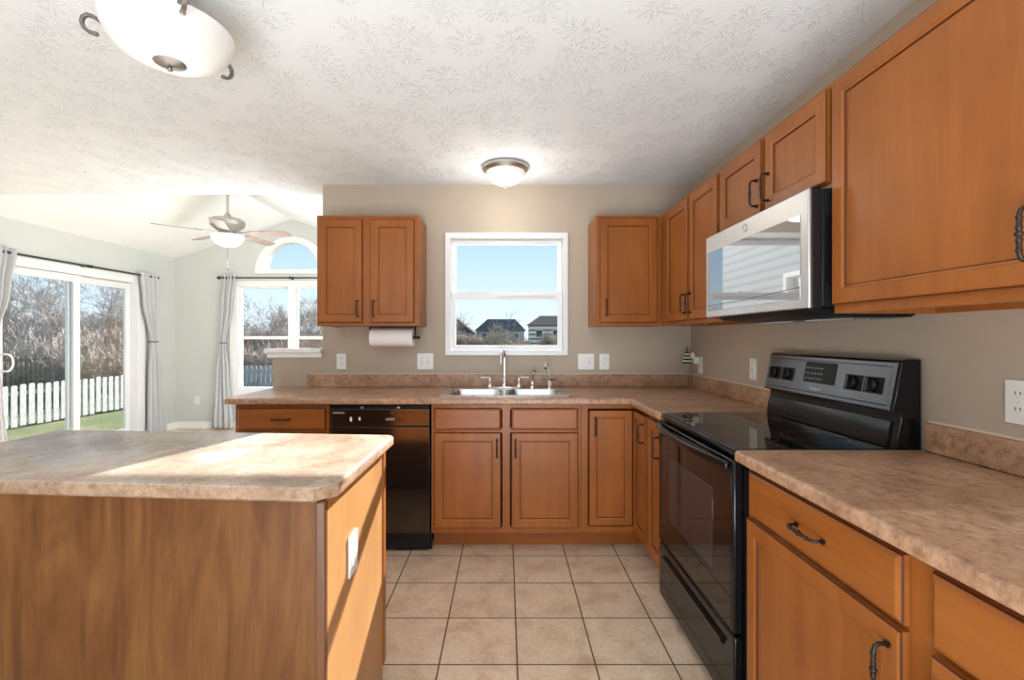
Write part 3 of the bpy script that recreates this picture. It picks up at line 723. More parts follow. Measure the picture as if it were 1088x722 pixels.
# plug-in with a striped little tree on it
t = thing('plug_in_night_light', 'small cream plug-in with a striped tree ornament on the right wall', 'night light', (XW-0.009, 3.275, 1.135), RZ)
b = B(); box(b, -0.024, 0.024, -0.045, 0.0, -0.022, 0.03); obj('plug_body', b, CREAM, t, bevel=0.012)
b = B(); lathe(b, [(0.0, 0.062), (0.012, 0.055), (0.016, 0.035), (0.010, 0.02), (0, 0.018)], 12, (0.0, -0.048, 0)); obj('bottle', b, CREAM, t, smooth=True)
for k in range(7):
    r0 = 0.010 + 0.0042*k; z = 0.052 - 0.0115*k
    o = obj('tree_tier', lathe(B(), [(r0*0.8, z+0.010), (r0, z+0.001), (r0*0.9, z)], 16, (0.004, -0.088, 0)), CREAM if k % 2 else TEALBLK, t, smooth=True)
obj('tree_stem', tube(B(), [(0.004, -0.088, 0.055), (0.004, -0.088, 0.085)], 0.003, 6), TEALBLK, t)
obj('tree_top', lathe(B(), [(0, 0.082), (0.006, 0.085), (0.006, 0.093), (0, 0.096)], 10, (0.004, -0.088, 0)), REDBR, t, smooth=True)
obj('bracket', tube(B(), [(0.0, -0.04, 0.0), (0.004, -0.088, -0.02)], 0.006, 8), CREAM, t)

# ------------------------------------------------------------------ paper towels
t = thing('paper_towel_holder', 'black paper towel holder screwed under the left wall cabinet', 'paper towel holder', (-0.79, 3.30, UB))
b = B(); box(b, -0.16, 0.165, -0.012, 0.012, -0.006, 0.0155)
for x in (-0.158, 0.157): box(b, x-0.004, x+0.006, -0.012, 0.012, -0.088, -0.004)
obj('bracket', b, BLACKM, t, bevel=0.002)
b = B(); tube(b, [(-0.16, 0, -0.078), (0.185, 0, -0.078)], 0.008, 10); lathe(b, [(0, 0.178), (0.011, 0.18), (0.011, 0.19), (0, 0.193)], 12, (0, 0, -0.078), 'X'); obj('rod', b, BLACKM, t, smooth=True)
b = B(); lathe(b, [(0.020, -0.148), (0.062, -0.148), (0.063, -0.145), (0.063, 0.145), (0.062, 0.148), (0.020, 0.148), (0.020, -0.148)], 40, (0, 0, 0), 'X')
o = obj('paper_towel_roll', b, PAPER, smooth=True, loc=(-0.792, 3.30, UB-0.078)); tag(o, 'white paper towel roll hanging under the left wall cabinet', 'paper towel')

# ------------------------------------------------------------------ sink and taps
t = thing('kitchen_sink', 'double bowl stainless drop-in sink below the window', 'sink', (0.0, 3.13, CT))
def rrect(x0, x1, y0, y1, r, n=5):
    out = []
    for cx, cyy, a0 in ((x1-r, y0+r, -PI/2), (x1-r, y1-r, 0), (x0+r, y1-r, PI/2), (x0+r, y0+r, PI)):
        for k in range(n+1): out.append((cx + r*math.cos(a0+PI/2*k/n), cyy + r*math.sin(a0+PI/2*k/n)))
    return out
bowls = [(-0.355, -0.022, -0.205, 0.135), (0.022, 0.355, -0.205, 0.135)]
b = B(); holed(b, [rrect(-0.41, 0.415, -0.255, 0.245, 0.03)] + [rrect(*q, 0.06) for q in bowls], 0.0, 0.006, 'Z'); obj('rim', b, SINKST, t, bevel=0.003)
for q in bowls:
    b = B(); rr = []
    for ins, z, r in ((0.0, 0.004, 0.06), (0.008, -0.02, 0.06), (0.018, -0.165, 0.05), (0.035, -0.180, 0.04)):
        rr.append([b.verts.new((x, y, z)) for x, y in rrect(q[0]+ins, q[1]-ins, q[2]+ins, q[3]-ins, r)])
    m = len(rr[0])
    for a_, c_ in zip(rr, rr[1:]):
        for k in range(m): b.faces.new((a_[k], a_[(k+1) % m], c_[(k+1) % m], c_[k]))
    b.faces.new(rr[-1]); o = obj('bowl', b, SINKST, t, smooth=True)
    cx, cyy = (q[0]+q[1])/2, (q[2]+q[3])/2
    obj('drain', lathe(B(), [(0, -0.178), (0.03, -0.178), (0.04, -0.176), (0.042, -0.1795)], 20, (cx, cyy, 0)), CHROME, o, smooth=True)
FYY = 3.325; FZ = CT + 0.006
t = thing('kitchen_faucet', 'chrome gooseneck faucet with two lever handles at the sink', 'faucet', (-0.005, FYY, FZ))
b = B(); prism(b, rrect(-0.125, 0.125, -0.026, 0.026, 0.025), 0.0, 0.010, 'Z'); obj('deck_plate', b, CHROME, t, bevel=0.003)
b = B(); lathe(b, [(0.022, 0.010), (0.020, 0.025), (0.013, 0.04), (0.016, 0.055), (0.011, 0.07), (0.010, 0.09)], 20)
pts = [(0, 0, 0.085), (0, 0, 0.21)] + [(-0.012*(1-math.cos(PI*k/10)), -0.055*(1-math.cos(PI*k/10)), 0.21+0.060*math.sin(PI*k/10)) for k in range(1, 11)]
tube(b, pts, 0.0095, 12); p = pts[-1]
tube(b, [p, (p[0], p[1], p[2]-0.03)], [0.0095, 0.0115], 12); obj('spout', b, CHROME, t, smooth=True)
for s in (-1, 1):
    b = B(); lathe(b, [(0.020, 0.010), (0.018, 0.02), (0.011, 0.035), (0.016, 0.05), (0.010, 0.062), (0.012, 0.075), (0.0, 0.082)], 16, (s*0.102, 0, 0))
    tube(b, [(s*0.092, 0, 0.072), (s*0.125, -0.004, 0.075), (s*0.168, -0.01, 0.073)], [0.006, 0.005, 0.006], 8); obj('lever_handle', b, CHROME, t, smooth=True)
t = thing('side_sprayer', 'chrome side sprayer between the faucet and the slim tap', 'sprayer', (0.192, FYY, FZ))
obj('base', lathe(B(), [(0.022, 0), (0.020, 0.012), (0.013, 0.02), (0.015, 0.04), (0.010, 0.05)], 16), CHROME, t, smooth=True)
b = B(); tube(b, [(0, 0, 0.048), (0.001, -0.002, 0.09), (0.004, -0.008, 0.112), (0.012, -0.025, 0.122)], [0.009, 0.012, 0.013, 0.010], 12)
tube(b, [(0.004, 0.01, 0.118), (0.022, 0.012, 0.128), (0.030, 0.01, 0.115)], 0.004, 6); obj('spray_head', b, CHROME, t, smooth=True)
t = thing('filter_tap', 'slim chrome water filter tap with black lever at the right of the sink', 'tap', (0.312, FYY, FZ))
obj('base', lathe(B(), [(0.020, 0), (0.019, 0.004), (0.0, 0.005)], 16), CHROME, t, smooth=True)
obj('valve', lathe(B(), [(0.013, 0.004), (0.014, 0.03), (0.010, 0.05), (0.006, 0.055)], 14), PLATE, t, smooth=True)
b = B(); tube(b, [(0, 0, 0.05), (-0.010, -0.004, 0.15)] + [(-0.010-0.012*(1-math.cos(PI*k/8)), -0.004-0.030*(1-math.cos(PI*k/8)), 0.15+0.034*math.sin(PI*k/8)) for k in range(1, 9)], 0.0055, 10); sp = obj('spout', b, CHROME, t, smooth=True)
obj('spout_tip', tube(B(), [(-0.034, -0.064, 0.152), (-0.034, -0.064, 0.138)], 0.007, 10), BLACKM, sp)
obj('lever', tube(B(), [(0.0, 0, 0.055), (0.016, -0.006, 0.06), (0.045, -0.012, 0.062)], [0.006, 0.004, 0.004], 8), BLACKM, t, smooth=True)

# ------------------------------------------------------------------ dishwasher
t = thing('dishwasher', 'black built-in dishwasher between the drawer base and the sink base', 'dishwasher', (-0.751, 2.83, 0))
obj('tub', box(B(), -0.29, 0.29, 0.02, 0.60, 0.02, 0.885), BLACKM, t)
d = obj('door', box(B(), -0.298, 0.298, -0.008, 0.02, 0.125, 0.762), DWBLACK, t, bevel=0.004)
b = B(); box(b, -0.298, 0.298, -0.012, 0.02, 0.766, 0.872); p = obj('control_panel', b, DWBLACK, t, bevel=0.005)
obj('toe_panel', box(B(), -0.298, 0.298, 0.06, 0.075, 0.0, 0.118), BLACKM, t)
obj('vent_grille', box(B(), 0.235, 0.262, 0.054, 0.06, 0.045, 0.060), GREYPR, t)
for x0 in (-0.12, 0.10): obj('mounting_tab', box(B(), x0, x0+0.016, 0.0, 0.022, 0.8725, 0.882), STEEL, t)
text_obj('brand_lettering', 'SAMSUNG', 0.0155, LOGO, p, (-0.247, -0.0124, 0.842), (PI/2, 0, 0))
for x0, z0_ in ((-0.180, 0.796), (-0.128, 0.802)): obj('indicator', box(B(), x0, x0+0.012, -0.0135, -0.012, z0_, 0.822), LOGO, p)
b = B(); box(b, 0.090, 0.145, -0.0132, -0.011, 0.796, 0.816); obj('display', b, BGLASS, p)
b = B(); box(b, 0.034, 0.086, -0.0128, -0.011, 0.802, 0.816); obj('pocket_handle', b, GREYPR, p)
for k in range(7):
    x = 0.075 + 0.031*k + (0 if k else -0.004); zc = 0.846 - 0.012*(1-((k-3)/3)**2)
    b = B(); lathe(b, [(0.0085, -0.0135), (0.0085, -0.012)], 14, (x, 0, zc), 'Y'); lathe(b, [(0.0065, -0.0142), (0.0065, -0.0132)], 14, (x, 0, zc), 'Y'); obj('button', b, GREYPR if 0 < k < 6 else LOGO, p)

# ------------------------------------------------------------------ range (local: front towards -y, width along x)
RW = 0.757
t = thing('electric_range', 'black glass top electric range on the right wall', 'stove', (0.745, 2.290, 0), RZ)
D = XW-0.745-0.004
b = B(); box(b, 0.0, RW, 0.035, D-0.02, 0.055, 0.905); obj('body', b, BLACKM, t)
ck = obj('cooktop', box(B(), -0.001, RW+0.001, 0.012, D-0.085, 0.905, 0.930), BLACK, t, bevel=0.005)
obj('glass_surface', box(B(), 0.012, RW-0.012, 0.026, D-0.088, 0.9295, 0.9335), BGLASS, ck, bevel=0.0015)
for cx, cyy, r in ((0.20, 0.16, 0.105), (0.56, 0.16, 0.085), (0.20, 0.39, 0.075), (0.56, 0.39, 0.105)):
    obj('burner_ring', lathe(B(), [(r-0.0012, 0.9332), (r-0.0012, 0.9337), (r+0.0012, 0.9337), (r+0.0012, 0.9332), (r-0.0012, 0.9332)], 48, (cx, cyy, 0), ring=True), DIMPRINT, ck)
d = obj('oven_door', box(B(), 0.004, RW-0.004, 0.0, 0.033, 0.328, 0.895), BLACK, t, bevel=0.006)
obj('oven_window', box(B(), 0.140, 0.600, -0.0016, 0.004, 0.465, 0.758), OVENWIN, d, bevel=0.001)
b = B(); holed(b, [rect(0.02, RW-0.02, 0.345, 0.842), rect(0.135, 0.605, 0.46, 0.763)], -0.0012, 0.002); obj('door_glass', b, BGLASS, d)
b = B(); n = 16; prof = []
for k in range(n+1):
    u = k/n; prof.append((0.015 + (RW-0.03)*u, -0.022-0.030*math.sin(PI*u)))
front = prof; back = [(x, y+0.020) for x, y in prof][::-1]
prism(b, front+back, 0.862, 0.892, 'Z')
for x0 in (0.015, RW-0.045): box(b, x0, x0+0.03, -0.02, 0.002, 0.866, 0.890)
obj('oven_handle', b, BLACK, d, bevel=0.005)
dw = obj('storage_drawer', box(B(), 0.004, RW-0.004, 0.002, 0.033, 0.062, 0.316), BLACK, t, bevel=0.006)
b = B(); prism(b, [(0.003, 0.245), (-0.010, 0.262), (-0.012, 0.270), (0.003, 0.275)], 0.08, RW-0.08, 'X'); obj('drawer_grip', b, BLACK, dw)
for x in (0.05, RW-0.05):
    for y in (0.09, D-0.08): obj('foot', lathe(B(), [(0.018, 0.0), (0.014, 0.012), (0.010, 0.06)], 12, (x, y, 0)), BLACKM, t)
# backguard: lower riser and tilted control panel
bgd = obj('backguard', prism(B(), [(D-0.085, 0.925), (D-0.078, 0.985), (D-0.068, 1.03), (D-0.068, 1.06), (D-0.095, 1.052), (D-0.063, 1.222), (D-0.045, 1.228), (D, 1.228), (D, 0.70), (D-0.02, 0.70), (D-0.02, 0.925)], 0.0, RW, 'X'), BLACK, t, bevel=0.004)
b = B(); prism(b, [(D-0.092, 0.935), (D-0.086, 0.985), (D-0.077, 1.022), (D-0.070, 1.022), (D-0.078, 0.98), (D-0.084, 0.935)], 0.012, RW-0.03, 'X'); obj('riser_panel', b, BLACK, bgd, bevel=0.002)
# control panel in its own tilted frame
cp = bpy.data.objects.new('control_panel', None)
y0, z0, y1, z1 = D-0.095, 1.052, D-0.063, 1.222
ang = math.atan2(y1-y0, z1-z0); L = math.hypot(y1-y0, z1-z0)
bb = B(); rects_loft(bb, 0.006, RW-0.008, 0.004, L-0.004, [(0, 0.001), (0, -0.004), (0.004, -0.006), (0.016, -0.006), (0.019, -0.0045), (0.02, -0.0045)])
cp = obj('control_panel', bb, DKSTEEL, bgd, loc=(0, y0, z0), rot=(-ang, 0, 0))
def pz(z): return (z-z0)/math.cos(ang)
obj('display', box(B(), 0.288, 0.472, -0.0075, -0.004, pz(1.112), pz(1.196)), BLACKM, cp, bevel=0.001)
dsp = [o for o in cp.children if o.name.startswith('display')][0]
DKEY = simple('dim_key_print', (0.25, 0.27, 0.28), 0.4)
for i in range(6):
    for j in range(3): obj('display_key', box(B(), 0.30+0.018*i, 0.309+0.018*i, -0.0080, -0.0072, pz(1.125)+0.022*j, pz(1.125)+0.022*j+0.006), DKEY, cp)
for xk in (0.072, 0.172, 0.570, 0.664):
    zc = pz(1.134)
    k = obj('knob_recess', box(B(), xk-0.044, xk+0.044, -0.0058, -0.0035, zc-0.029, zc+0.029), BLACKM, cp, bevel=0.002)
    b = B(); lathe(b, [(0.025, -0.006), (0.024, -0.018), (0.021, -0.020), (0.0, -0.020)], 24, (xk, 0, zc), 'Y'); box(b, xk-0.005, xk+0.005, -0.032, -0.018, zc-0.024, zc+0.024)
    obj('knob', b, BLACK, k, bevel=0.001)
    b = B(); lathe(b, [(0.0035, -0.0066), (0.0035, -0.006)], 8, (xk, 0, zc+0.046), 'Y'); obj('burner_mark', b, GREYPR, cp)
text_obj('brand_lettering', 'Whirlpool', 0.017, LOGO, cp, (0.368, -0.0062, pz(1.083)), (PI/2, 0, 0))

# ------------------------------------------------------------------ microwave
MWW, MX = 0.766, 0.966
t = thing('over_range_microwave', 'stainless over-the-range microwave under the short cabinet', 'microwave', (MX, 2.266, 0), RZ)
MD = XW-MX-0.002
b = B(); box(b, 0.002, MWW-0.002, 0.045, MD, 1.398, 1.776); obj('case', b, BLACKM, t, bevel=0.003)
obj('side_seam', box(B(), MWW-0.003, MWW-0.001, 0.055, 0.09, 1.47, 1.69), BLACK, t)
d = obj('door', box(B(), 0.0, MWW, 0.0, 0.013, 1.392, 1.776), STEEL, t, bevel=0.004)
obj('door_shell', box(B(), 0.001, MWW-0.001, 0.0125, 0.043, 1.394, 1.774), BLACKM, d, bevel=0.002)
obj('door_window', box(B(), 0.020, MWW-0.040, -0.002, 0.006, 1.424, 1.700), MWGLASS, d, bevel=0.001)
b = B(); prism(b, [(0.020, 1.448), (0.30, 1.448), (0.50, 1.455), (MWW-0.04, 1.462), (MWW-0.04, 1.464), (0.50, 1.457), (0.30, 1.450), (0.020, 1.450)], -0.0026, -0.001); obj('window_line', b, SLOT, d)
mk = obj('round_emblem', lathe(B(), [(0.016, -0.0025), (0.016, 0.001)], 32, (0.37, 0, 1.740), 'Y'), simple('grey_emblem', (0.36, 0.37, 0.38), 0.4, metal=0.6), d)
b = B(); lathe(b, [(0.0135, -0.0030), (0.0135, -0.0024), (0.0122, -0.0024), (0.0122, -0.0030), (0.0135, -0.0030)], 32, (0.37, 0, 1.740), 'Y', ring=True); obj('emblem_ring', b, LOGO, mk)
text_obj('emblem_lettering', 'GE', 0.0135, LOGO, mk, (0.37, -0.0026, 1.7352), (PI/2, 0, 0), shear=0.25)
b = B(); prism(b, [(0.03, 1.392), (0.06, 1.378), (0.20, 1.366), (MD-0.02, 1.366), (MD, 1.378), (MD, 1.398), (0.03, 1.398)], 0.05, MWW-0.05, 'X'); vp = obj('vent_base', b, BLACKM, t, bevel=0.003)
for x0 in (0.09, 0.42):
    b = B()
    for k in range(9): box(b, x0, x0+0.25, 0.21+0.016*k, 0.218+0.016*k, 1.3615, 1.3665)
    obj('grease_filter', b, STEEL, vp)

# ------------------------------------------------------------------ lamps
t = thing('flush_dome_light', 'round flush ceiling light with frosted dome above the sink', 'ceiling light', (0.0, 3.09, CZ))
obj('base', lathe(B(), [(0.140, 0.0), (0.152, -0.006), (0.152, -0.022), (0.128, -0.040), (0.120, -0.036)], 48), NICKEL, t, smooth=True)
prof = [(0.127*math.cos(PI/2*k/12), -0.036-0.088*math.sin(PI/2*k/12)) for k in range(13)]
obj('dome_shade', lathe(B(), prof, 48), FROST, t, smooth=True)
obj('finial', lathe(B(), [(0.004, -0.120), (0.010, -0.126), (0.010, -0.130), (0.006, -0.140), (0.0, -0.144)], 16), NICKEL, t, smooth=True)
light('dome_bulb', 'POINT', (0.0, 3.09, CZ-0.24), 5, (1.0, 0.95, 0.88), radius=0.12)
PX, PY = -1.055, 1.48
t = thing('bowl_pendant', 'alabaster bowl pendant light with scrolled arms over the island', 'pendant light', (PX, PY, CZ))
obj('canopy', lathe(B(), [(0.066, 0.0), (0.062, -0.015), (0.02, -0.03), (0.012, -0.034), (0.012, -0.06)], 32), PEWTER, t, smooth=True)
obj('stem', tube(B(), [(0, 0, -0.03), (0, 0, -0.25)], 0.010, 12), PEWTER, t, smooth=True)
RB, ZR, ZB = 0.178, -0.155, -0.262
prof = [(RB*math.cos(PI/2*k/14)**0.85 if k < 14 else 0.0, ZR+(ZB-ZR)*math.sin(PI/2*k/14)) for k in range(15)]
prof = [(RB-0.006, ZR+0.001)] + prof
obj('glass_bowl', lathe(B(), prof, 56), ALAB, t, smooth=True)
obj('finial', lathe(B(), [(0.047, ZB+0.010), (0.045, ZB+0.002), (0.030, ZB-0.003), (0.012, ZB-0.006), (0.005, ZB-0.009), (0.008, ZB-0.016), (0.006, ZB-0.022), (0.0, ZB-0.024)], 24), PEWTER, t, smooth=True)
for deg in (74, 194, 314):
    a = math.radians(deg); c_, s_ = math.cos(a), math.sin(a)
    path = [(0.012, -0.050, .030), (0.05, -0.040, .034), (0.10, -0.062, .036), (0.140, -0.105, .034), (0.168, -0.150, .030), (0.176, -0.162, .020), (0.186, -0.158, .013), (0.203, -0.146, .012), (0.220, -0.143, .012), (0.231, -0.152, .012), (0.234, -0.168, .012), (0.227, -0.184, .012), (0.214, -0.194, .012), (0.200, -0.198, .012)]
    b = B(); ring = []
    for i, (r, zz, wd) in enumerate(path):
        p, q = path[max(0, i-1)], path[min(len(path)-1, i+1)]
        tr, tz = q[0]-p[0], q[1]-p[1]; l = math.hypot(tr, tz); nr, nz = -tz/l, tr/l
        th = 0.003 if i < 5 else 0.005
        ring.append([b.verts.new(((r+sg*th*nr)*c_ - sw*wd/2*s_, (r+sg*th*nr)*s_ + sw*wd/2*c_, zz+sg*th*nz)) for sg, sw in ((1, 1), (1, -1), (-1, -1), (-1, 1))])
    for u, v in zip(ring, ring[1:]):
        for k in range(4): b.faces.new((u[k], u[(k+1) % 4], v[(k+1) % 4], v[k]))
    b.faces.new(ring[0]); b.faces.new(ring[-1])
    lathe(b, [(0, -0.205), (0.008, -0.202), (0.008, -0.194), (0, -0.190)], 10, (0.198*c_, 0.198*s_, 0)); obj('scroll_arm', b, PEWTER, t, bevel=0.0015)
light('pendant_bulb', 'POINT', (PX, PY, CZ-0.42), 1.6, (1.0, 0.96, 0.90), radius=0.12)

# ceiling fan below the ridge
FX, FY, FZc = -3.04, 5.15, 2.515
t = thing('ceiling_fan', 'brushed nickel ceiling fan with five blades and bowl light under the vault', 'ceiling fan', (FX, FY, 2.86))
z = lambda v: v-2.86
obj('canopy', lathe(B(), [(0.075, z(2.97)), (0.070, z(2.94)), (0.03, z(2.90)), (0.014, z(2.89))], 24), NICKEL, t, smooth=True)
obj('downrod', tube(B(), [(0, 0, z(2.96)), (0, 0, z(2.60))], 0.014, 12), NICKEL, t, smooth=True)
obj('motor_housing', lathe(B(), [(0.016, z(2.655)), (0.034, z(2.63)), (0.040, z(2.61)), (0.10, z(2.602)), (0.160, z(2.585)), (0.176, z(2.555)), (0.168, z(2.515)), (0.12, z(2.475)), (0.085, z(2.445)), (0.10, z(2.425)), (0.085, z(2.41))], 40), NICKEL, t, smooth=True)
for k in range(5):
    a = math.radians(4 + 72*k)
    b = B(); R0, R1, w0, w1, th = 0.235, 0.675, 0.055, 0.068, 0.004
    outl = [(R0, -w0), (R1-0.03, -w1), (R1, -w1+0.03), (R1, w1-0.03), (R1-0.03, w1), (R0, w0)]
    prism(b, outl, -th, th, 'Z')
    bl = obj('blade', b, BLADE, t, bevel=0.002, loc=(0, 0, z(2.438)), rot=(math.radians(-11), 0, a))
    b = B(); prism(b, [(0.10, -0.018), (0.19, -0.014), (0.26, -0.042), (0.30, -0.030), (0.31, 0.0), (0.30, 0.030), (0.26, 0.042), (0.19, 0.014), (0.10, 0.018)], 0.004, 0.010, 'Z'); obj('blade_bracket', b, NICKEL, bl)
prof = [(0.165*math.cos(PI/2*k/10), z(2.41)-0.125*math.sin(PI/2*k/10)) for k in range(11)]
obj('light_bowl', lathe(B(), [(0.15, z(2.415))]+prof, 40), FROST, t, smooth=True)
b = B(); tube(b, [(0.0, -0.0, z(2.295)), (0.0, 0.0, z(2.06))], 0.0028, 6); lathe(b, [(0, z(2.075)), (0.008, z(2.065)), (0.008, z(2.045)), (0, z(2.035))], 10); obj('pull_chain', b, PEWTER, t)
light('fan_bulb', 'POINT', (FX, FY, 2.14), 14, (1.0, 0.98, 0.95), radius=0.16)

# ------------------------------------------------------------------ curtains and rods
def rod(name, label, p0, p1, brackets, wall_dir):
    t = thing(name, label, 'curtain rod', p0)
    d = Vector(p1)-Vector(p0)
    obj('pole', tube(B(), [(0, 0, 0), d], 0.011, 10), RODM, t, smooth=True)
    u = d.normalized()
    for base, s in ((Vector((0, 0, 0)), -1), (d, 1)):
        b = B(); tube(b, [base, base+u*s*0.012, base+u*s*0.03, base+u*s*0.05, base+u*s*0.056], [0.011, 0.020, 0.024, 0.018, 0.006], 12); obj('finial', b, RODM, t, smooth=True)
    wd = Vector(wall_dir)
    for f in brackets:
        c = d*f; b = B(); tube(b, [c+wd*0.0, c+wd*0.077], 0.008, 8); tube(b, [c+wd*0.070, c+wd*0.078], [0.022, 0.022], 12); tube(b, [c-u*0.016, c+u*0.016], 0.017, 12)
        if f > 0.1: tube(b, [c+u*0.03, c+u*0.045], 0.017, 12)
        obj('bracket', b, RODM, t, smooth=True)
rod('curtain_rod', 'dark curtain rod above the sliding patio door', (XL+0.079, 4.02, 2.085), (XL+0.079, 6.20, 2.085), (0.06, 0.545, 0.965), (-1, 0, 0))
rod('curtain_rod', 'dark curtain rod above the twin window', (-4.00, YF-0.079, 2.135), (-2.06, YF-0.079, 2.135), (0.03, 0.50, 0.97), (0, 1, 0))
def curtain(label, axis, base, ztop, ztie, sec, nf, seed):
    """sec: list of (z, centre, halfwidth, depth) along the rod"""
    t = thing('curtain', label, 'curtain', (0, 0, 0), 0, )
    rnd = random.Random(seed)
    N, M = nf*10, 60
    zs = [s[0] for s in sec]
    def interp(z):
        for a, b_ in zip(sec, sec[1:]):
            if a[0] >= z >= b_[0]:
                f = (a[0]-z)/max(1e-6, a[0]-b_[0]); f = f*f*(3-2*f)
                return [a[i]+(b_[i]-a[i])*f for i in range(1, 4)]
        return sec[-1][1:]
    ph = [rnd.uniform(0.8, 1.2) for _ in range(nf+2)]
    b = B(); rows = []
    for i in range(M+1):
        zz = zs[0] + (zs[-1]-zs[0])*i/M
        c, hw, dp = interp(zz); row = []
        for j in range(N+1):
            u = j/N; a = u*nf*2*PI
            off = dp*math.sin(a)*ph[int(u*nf)] + 0.3*dp*math.sin(a*0.5+seed+zz*1.5)
            s = c + (2*u-1)*hw
            row.append(b.verts.new(base(s, off, zz)))
        rows.append(row)
    for r0, r1 in zip(rows, rows[1:]):
        for j in range(N): b.faces.new((r0[j], r0[j+1], r1[j+1], r1[j]))
    o = obj('cloth', b, CURT, t, smooth=True)
    md = o.modifiers.new('thickness', 'SOLIDIFY'); md.thickness = 0.003
    c, hw, dp = interp(ztie)
    b = B(); pts = [base(c+(hw+0.006)*math.cos(2*PI*k/20), (dp*1.5+0.010)*math.sin(2*PI*k/20), ztie) for k in range(21)]
    tube(b, pts, 0.008, 6); obj('tie_band', b, CURTIE, t, smooth=True)
    for k in range(nf):
        s = interp(ztop)[0] + (2*(k+0.25)/nf-1)*interp(ztop)[1]
        p = [base(s, 0.022*math.cos(2*PI*q/14), 2.085 + (0.05 if axis == 'x' else 0) + 0.022*math.sin(2*PI*q/14)) for q in range(15)]
        obj('grommet', tube(B(), p, 0.004, 6), RODM, t, smooth=True)
    return t
lw = lambda s, off, zz: (XL+0.079+off, s, zz)
fw = lambda s, off, zz: (s, YF-0.079+off, zz)
curtain('grey tied curtain at the right edge of the sliding door, by the corner', 'y', lw, 2.13, 1.24,
        [(2.13, 6.09, 0.145, 0.030), (1.75, 6.11, 0.12, 0.03), (1.24, 6.165, 0.042, 0.028), (0.8, 6.20, 0.11, 0.03), (0.02, 6.235, 0.165, 0.034)], 5, 2)
curtain('grey tied curtain cut off at the left edge of the photo', 'y', lw, 2.13, 1.24,
        [(2.13, 4.29, 0.165, 0.030), (1.75, 4.26, 0.13, 0.03), (1.24, 4.20, 0.045, 0.028), (0.8, 4.20, 0.11, 0.03), (0.02, 4.21, 0.165, 0.034)], 5, 4)
curtain('grey tied curtain hanging left of the twin window', 'x', fw, 2.18, 1.22,
        [(2.18, -3.885, 0.085, 0.030), (1.75, -3.92, 0.08, 0.03), (1.22, -3.97, 0.030, 0.025), (0.8, -3.985, 0.09, 0.03), (0.02, -3.985, 0.155, 0.034)], 4, 7)

# ------------------------------------------------------------------ outdoors
GZ = -0.62
b = B()
gx = [-60, -25, -14, -8, -4, 0, 6, 20, 90]; gy = [-10, 4, 8, 12, 18, 30, 60, 120, 220]
vg = [[b.verts.new((x, y, GZ + 0.02*math.sin(x*0.7)+0.02*math.sin(y*0.9))) for x in gx] for y in gy]
for r0, r1 in zip(vg, vg[1:]):
    for k in range(len(gx)-1): b.faces.new((r0[k], r0[k+1], r1[k+1], r1[k]))
struct(obj('ground', b, GRASS), 'patchy green winter lawn outside the patio door', 'lawn')

def picket_fence(label, x0, y0, x1, y1, hgt, pitch):
    dv = Vector((x1-x0, y1-y0, 0)); L = dv.length; rz = math.atan2(dv.y, dv.x)
    t = thing('picket_fence', label, 'fence', (x0, y0, GZ), rz)
    for zz in (0.22, hgt-0.22): obj('rail', box(B(), 0, L, 0.02, 0.055, zz, zz+0.08), PICKET, t)
    k = 0; x = 0.0
    while x < L:
        obj('fence_post', box(B(), x-0.045, x+0.045, 0.055, 0.145, 0, hgt-0.03), PICKET, t); x += 2.4
    pm = B(); prism(pm, [(-0.060, 0.05), (0.060, 0.05), (0.060, hgt-0.03), (0.045, hgt), (-0.045, hgt), (-0.060, hgt-0.03)], 0.0, 0.02)
    p0 = obj('picket', pm, PICKET, t); n = int(L/pitch)
    for i in range(n):
        p = p0 if i == 0 else p0.copy()
        if i: COL.objects.link(p); p.parent = t
        p.location = (pitch*(i+0.5), 0, random.Random(i).uniform(-0.02, 0.02))
    return t
picket_fence('weathered white picket fence running away beyond the sliding patio door', -10.25, 9.0, -9.9, 16.4, 0.92, 0.175)
picket_fence('weathered white picket fence across the back, seen through the twin window', -9.85, 16.5, -5.6, 16.5, 0.92, 0.165)
t = thing('metal_fence', 'dark metal picket fence behind the white fence', 'fence', (-14.5, 11.5, GZ), math.radians(80))
for zz in (0.2, 1.25): obj('rail', box(B(), 0, 6.0, 0, 0.03, zz, zz+0.03), RODM, t)
p0 = obj('baluster', box(B(), -0.01, 0.01, 0.005, 0.025, 0.05, 1.38), RODM, t)
for i in range(1, 48):
    p = p0.copy(); COL.objects.link(p); p.parent = t; p.location = (0.125*i, 0, 0)

def grow(rnd, bmt, bmb, p, d, length, r, depth, maxd, min_r):
    n = 3 if depth < 2 else 2
    pts = [Vector(p)]; rs = [r]; dd = Vector(d)
    for k in range(n):
        dd = (dd + Vector((rnd.gauss(0, .16), rnd.gauss(0, .16), rnd.gauss(0.04, .12)))).normalized()
        pts.append(pts[-1] + dd*length/n); rs.append(max(min_r, r*(1-0.5*(k+1)/n)))
    tube(bmt if depth == 0 else bmb, pts, rs, 5 if depth == 0 else 3, caps=False)
    if depth >= maxd: return
    kids = rnd.randint(4, 6) if depth < 2 else rnd.randint(3, 4)
    for i in range(kids):
        f = rnd.uniform(0.25, 1.0) if i else 1.0
        k = min(n-1, int(f*n)); q = pts[k].lerp(pts[k+1], f*n-k)
        a = rnd.uniform(0, 2*PI); sp = rnd.uniform(0.35, 0.95)
        o = dd.orthogonal().normalized(); o = Matrix.Rotation(a, 3, dd) @ o
        nd = (dd*math.cos(sp) + o*math.sin(sp) + Vector((0, 0, 0.12))).normalized()
        grow(rnd, bmt, bmb, q, nd, length*rnd.uniform(0.5, 0.78), max(min_r, rs[-1]*rnd.uniform(0.55, 0.85)), depth+1, maxd, min_r)
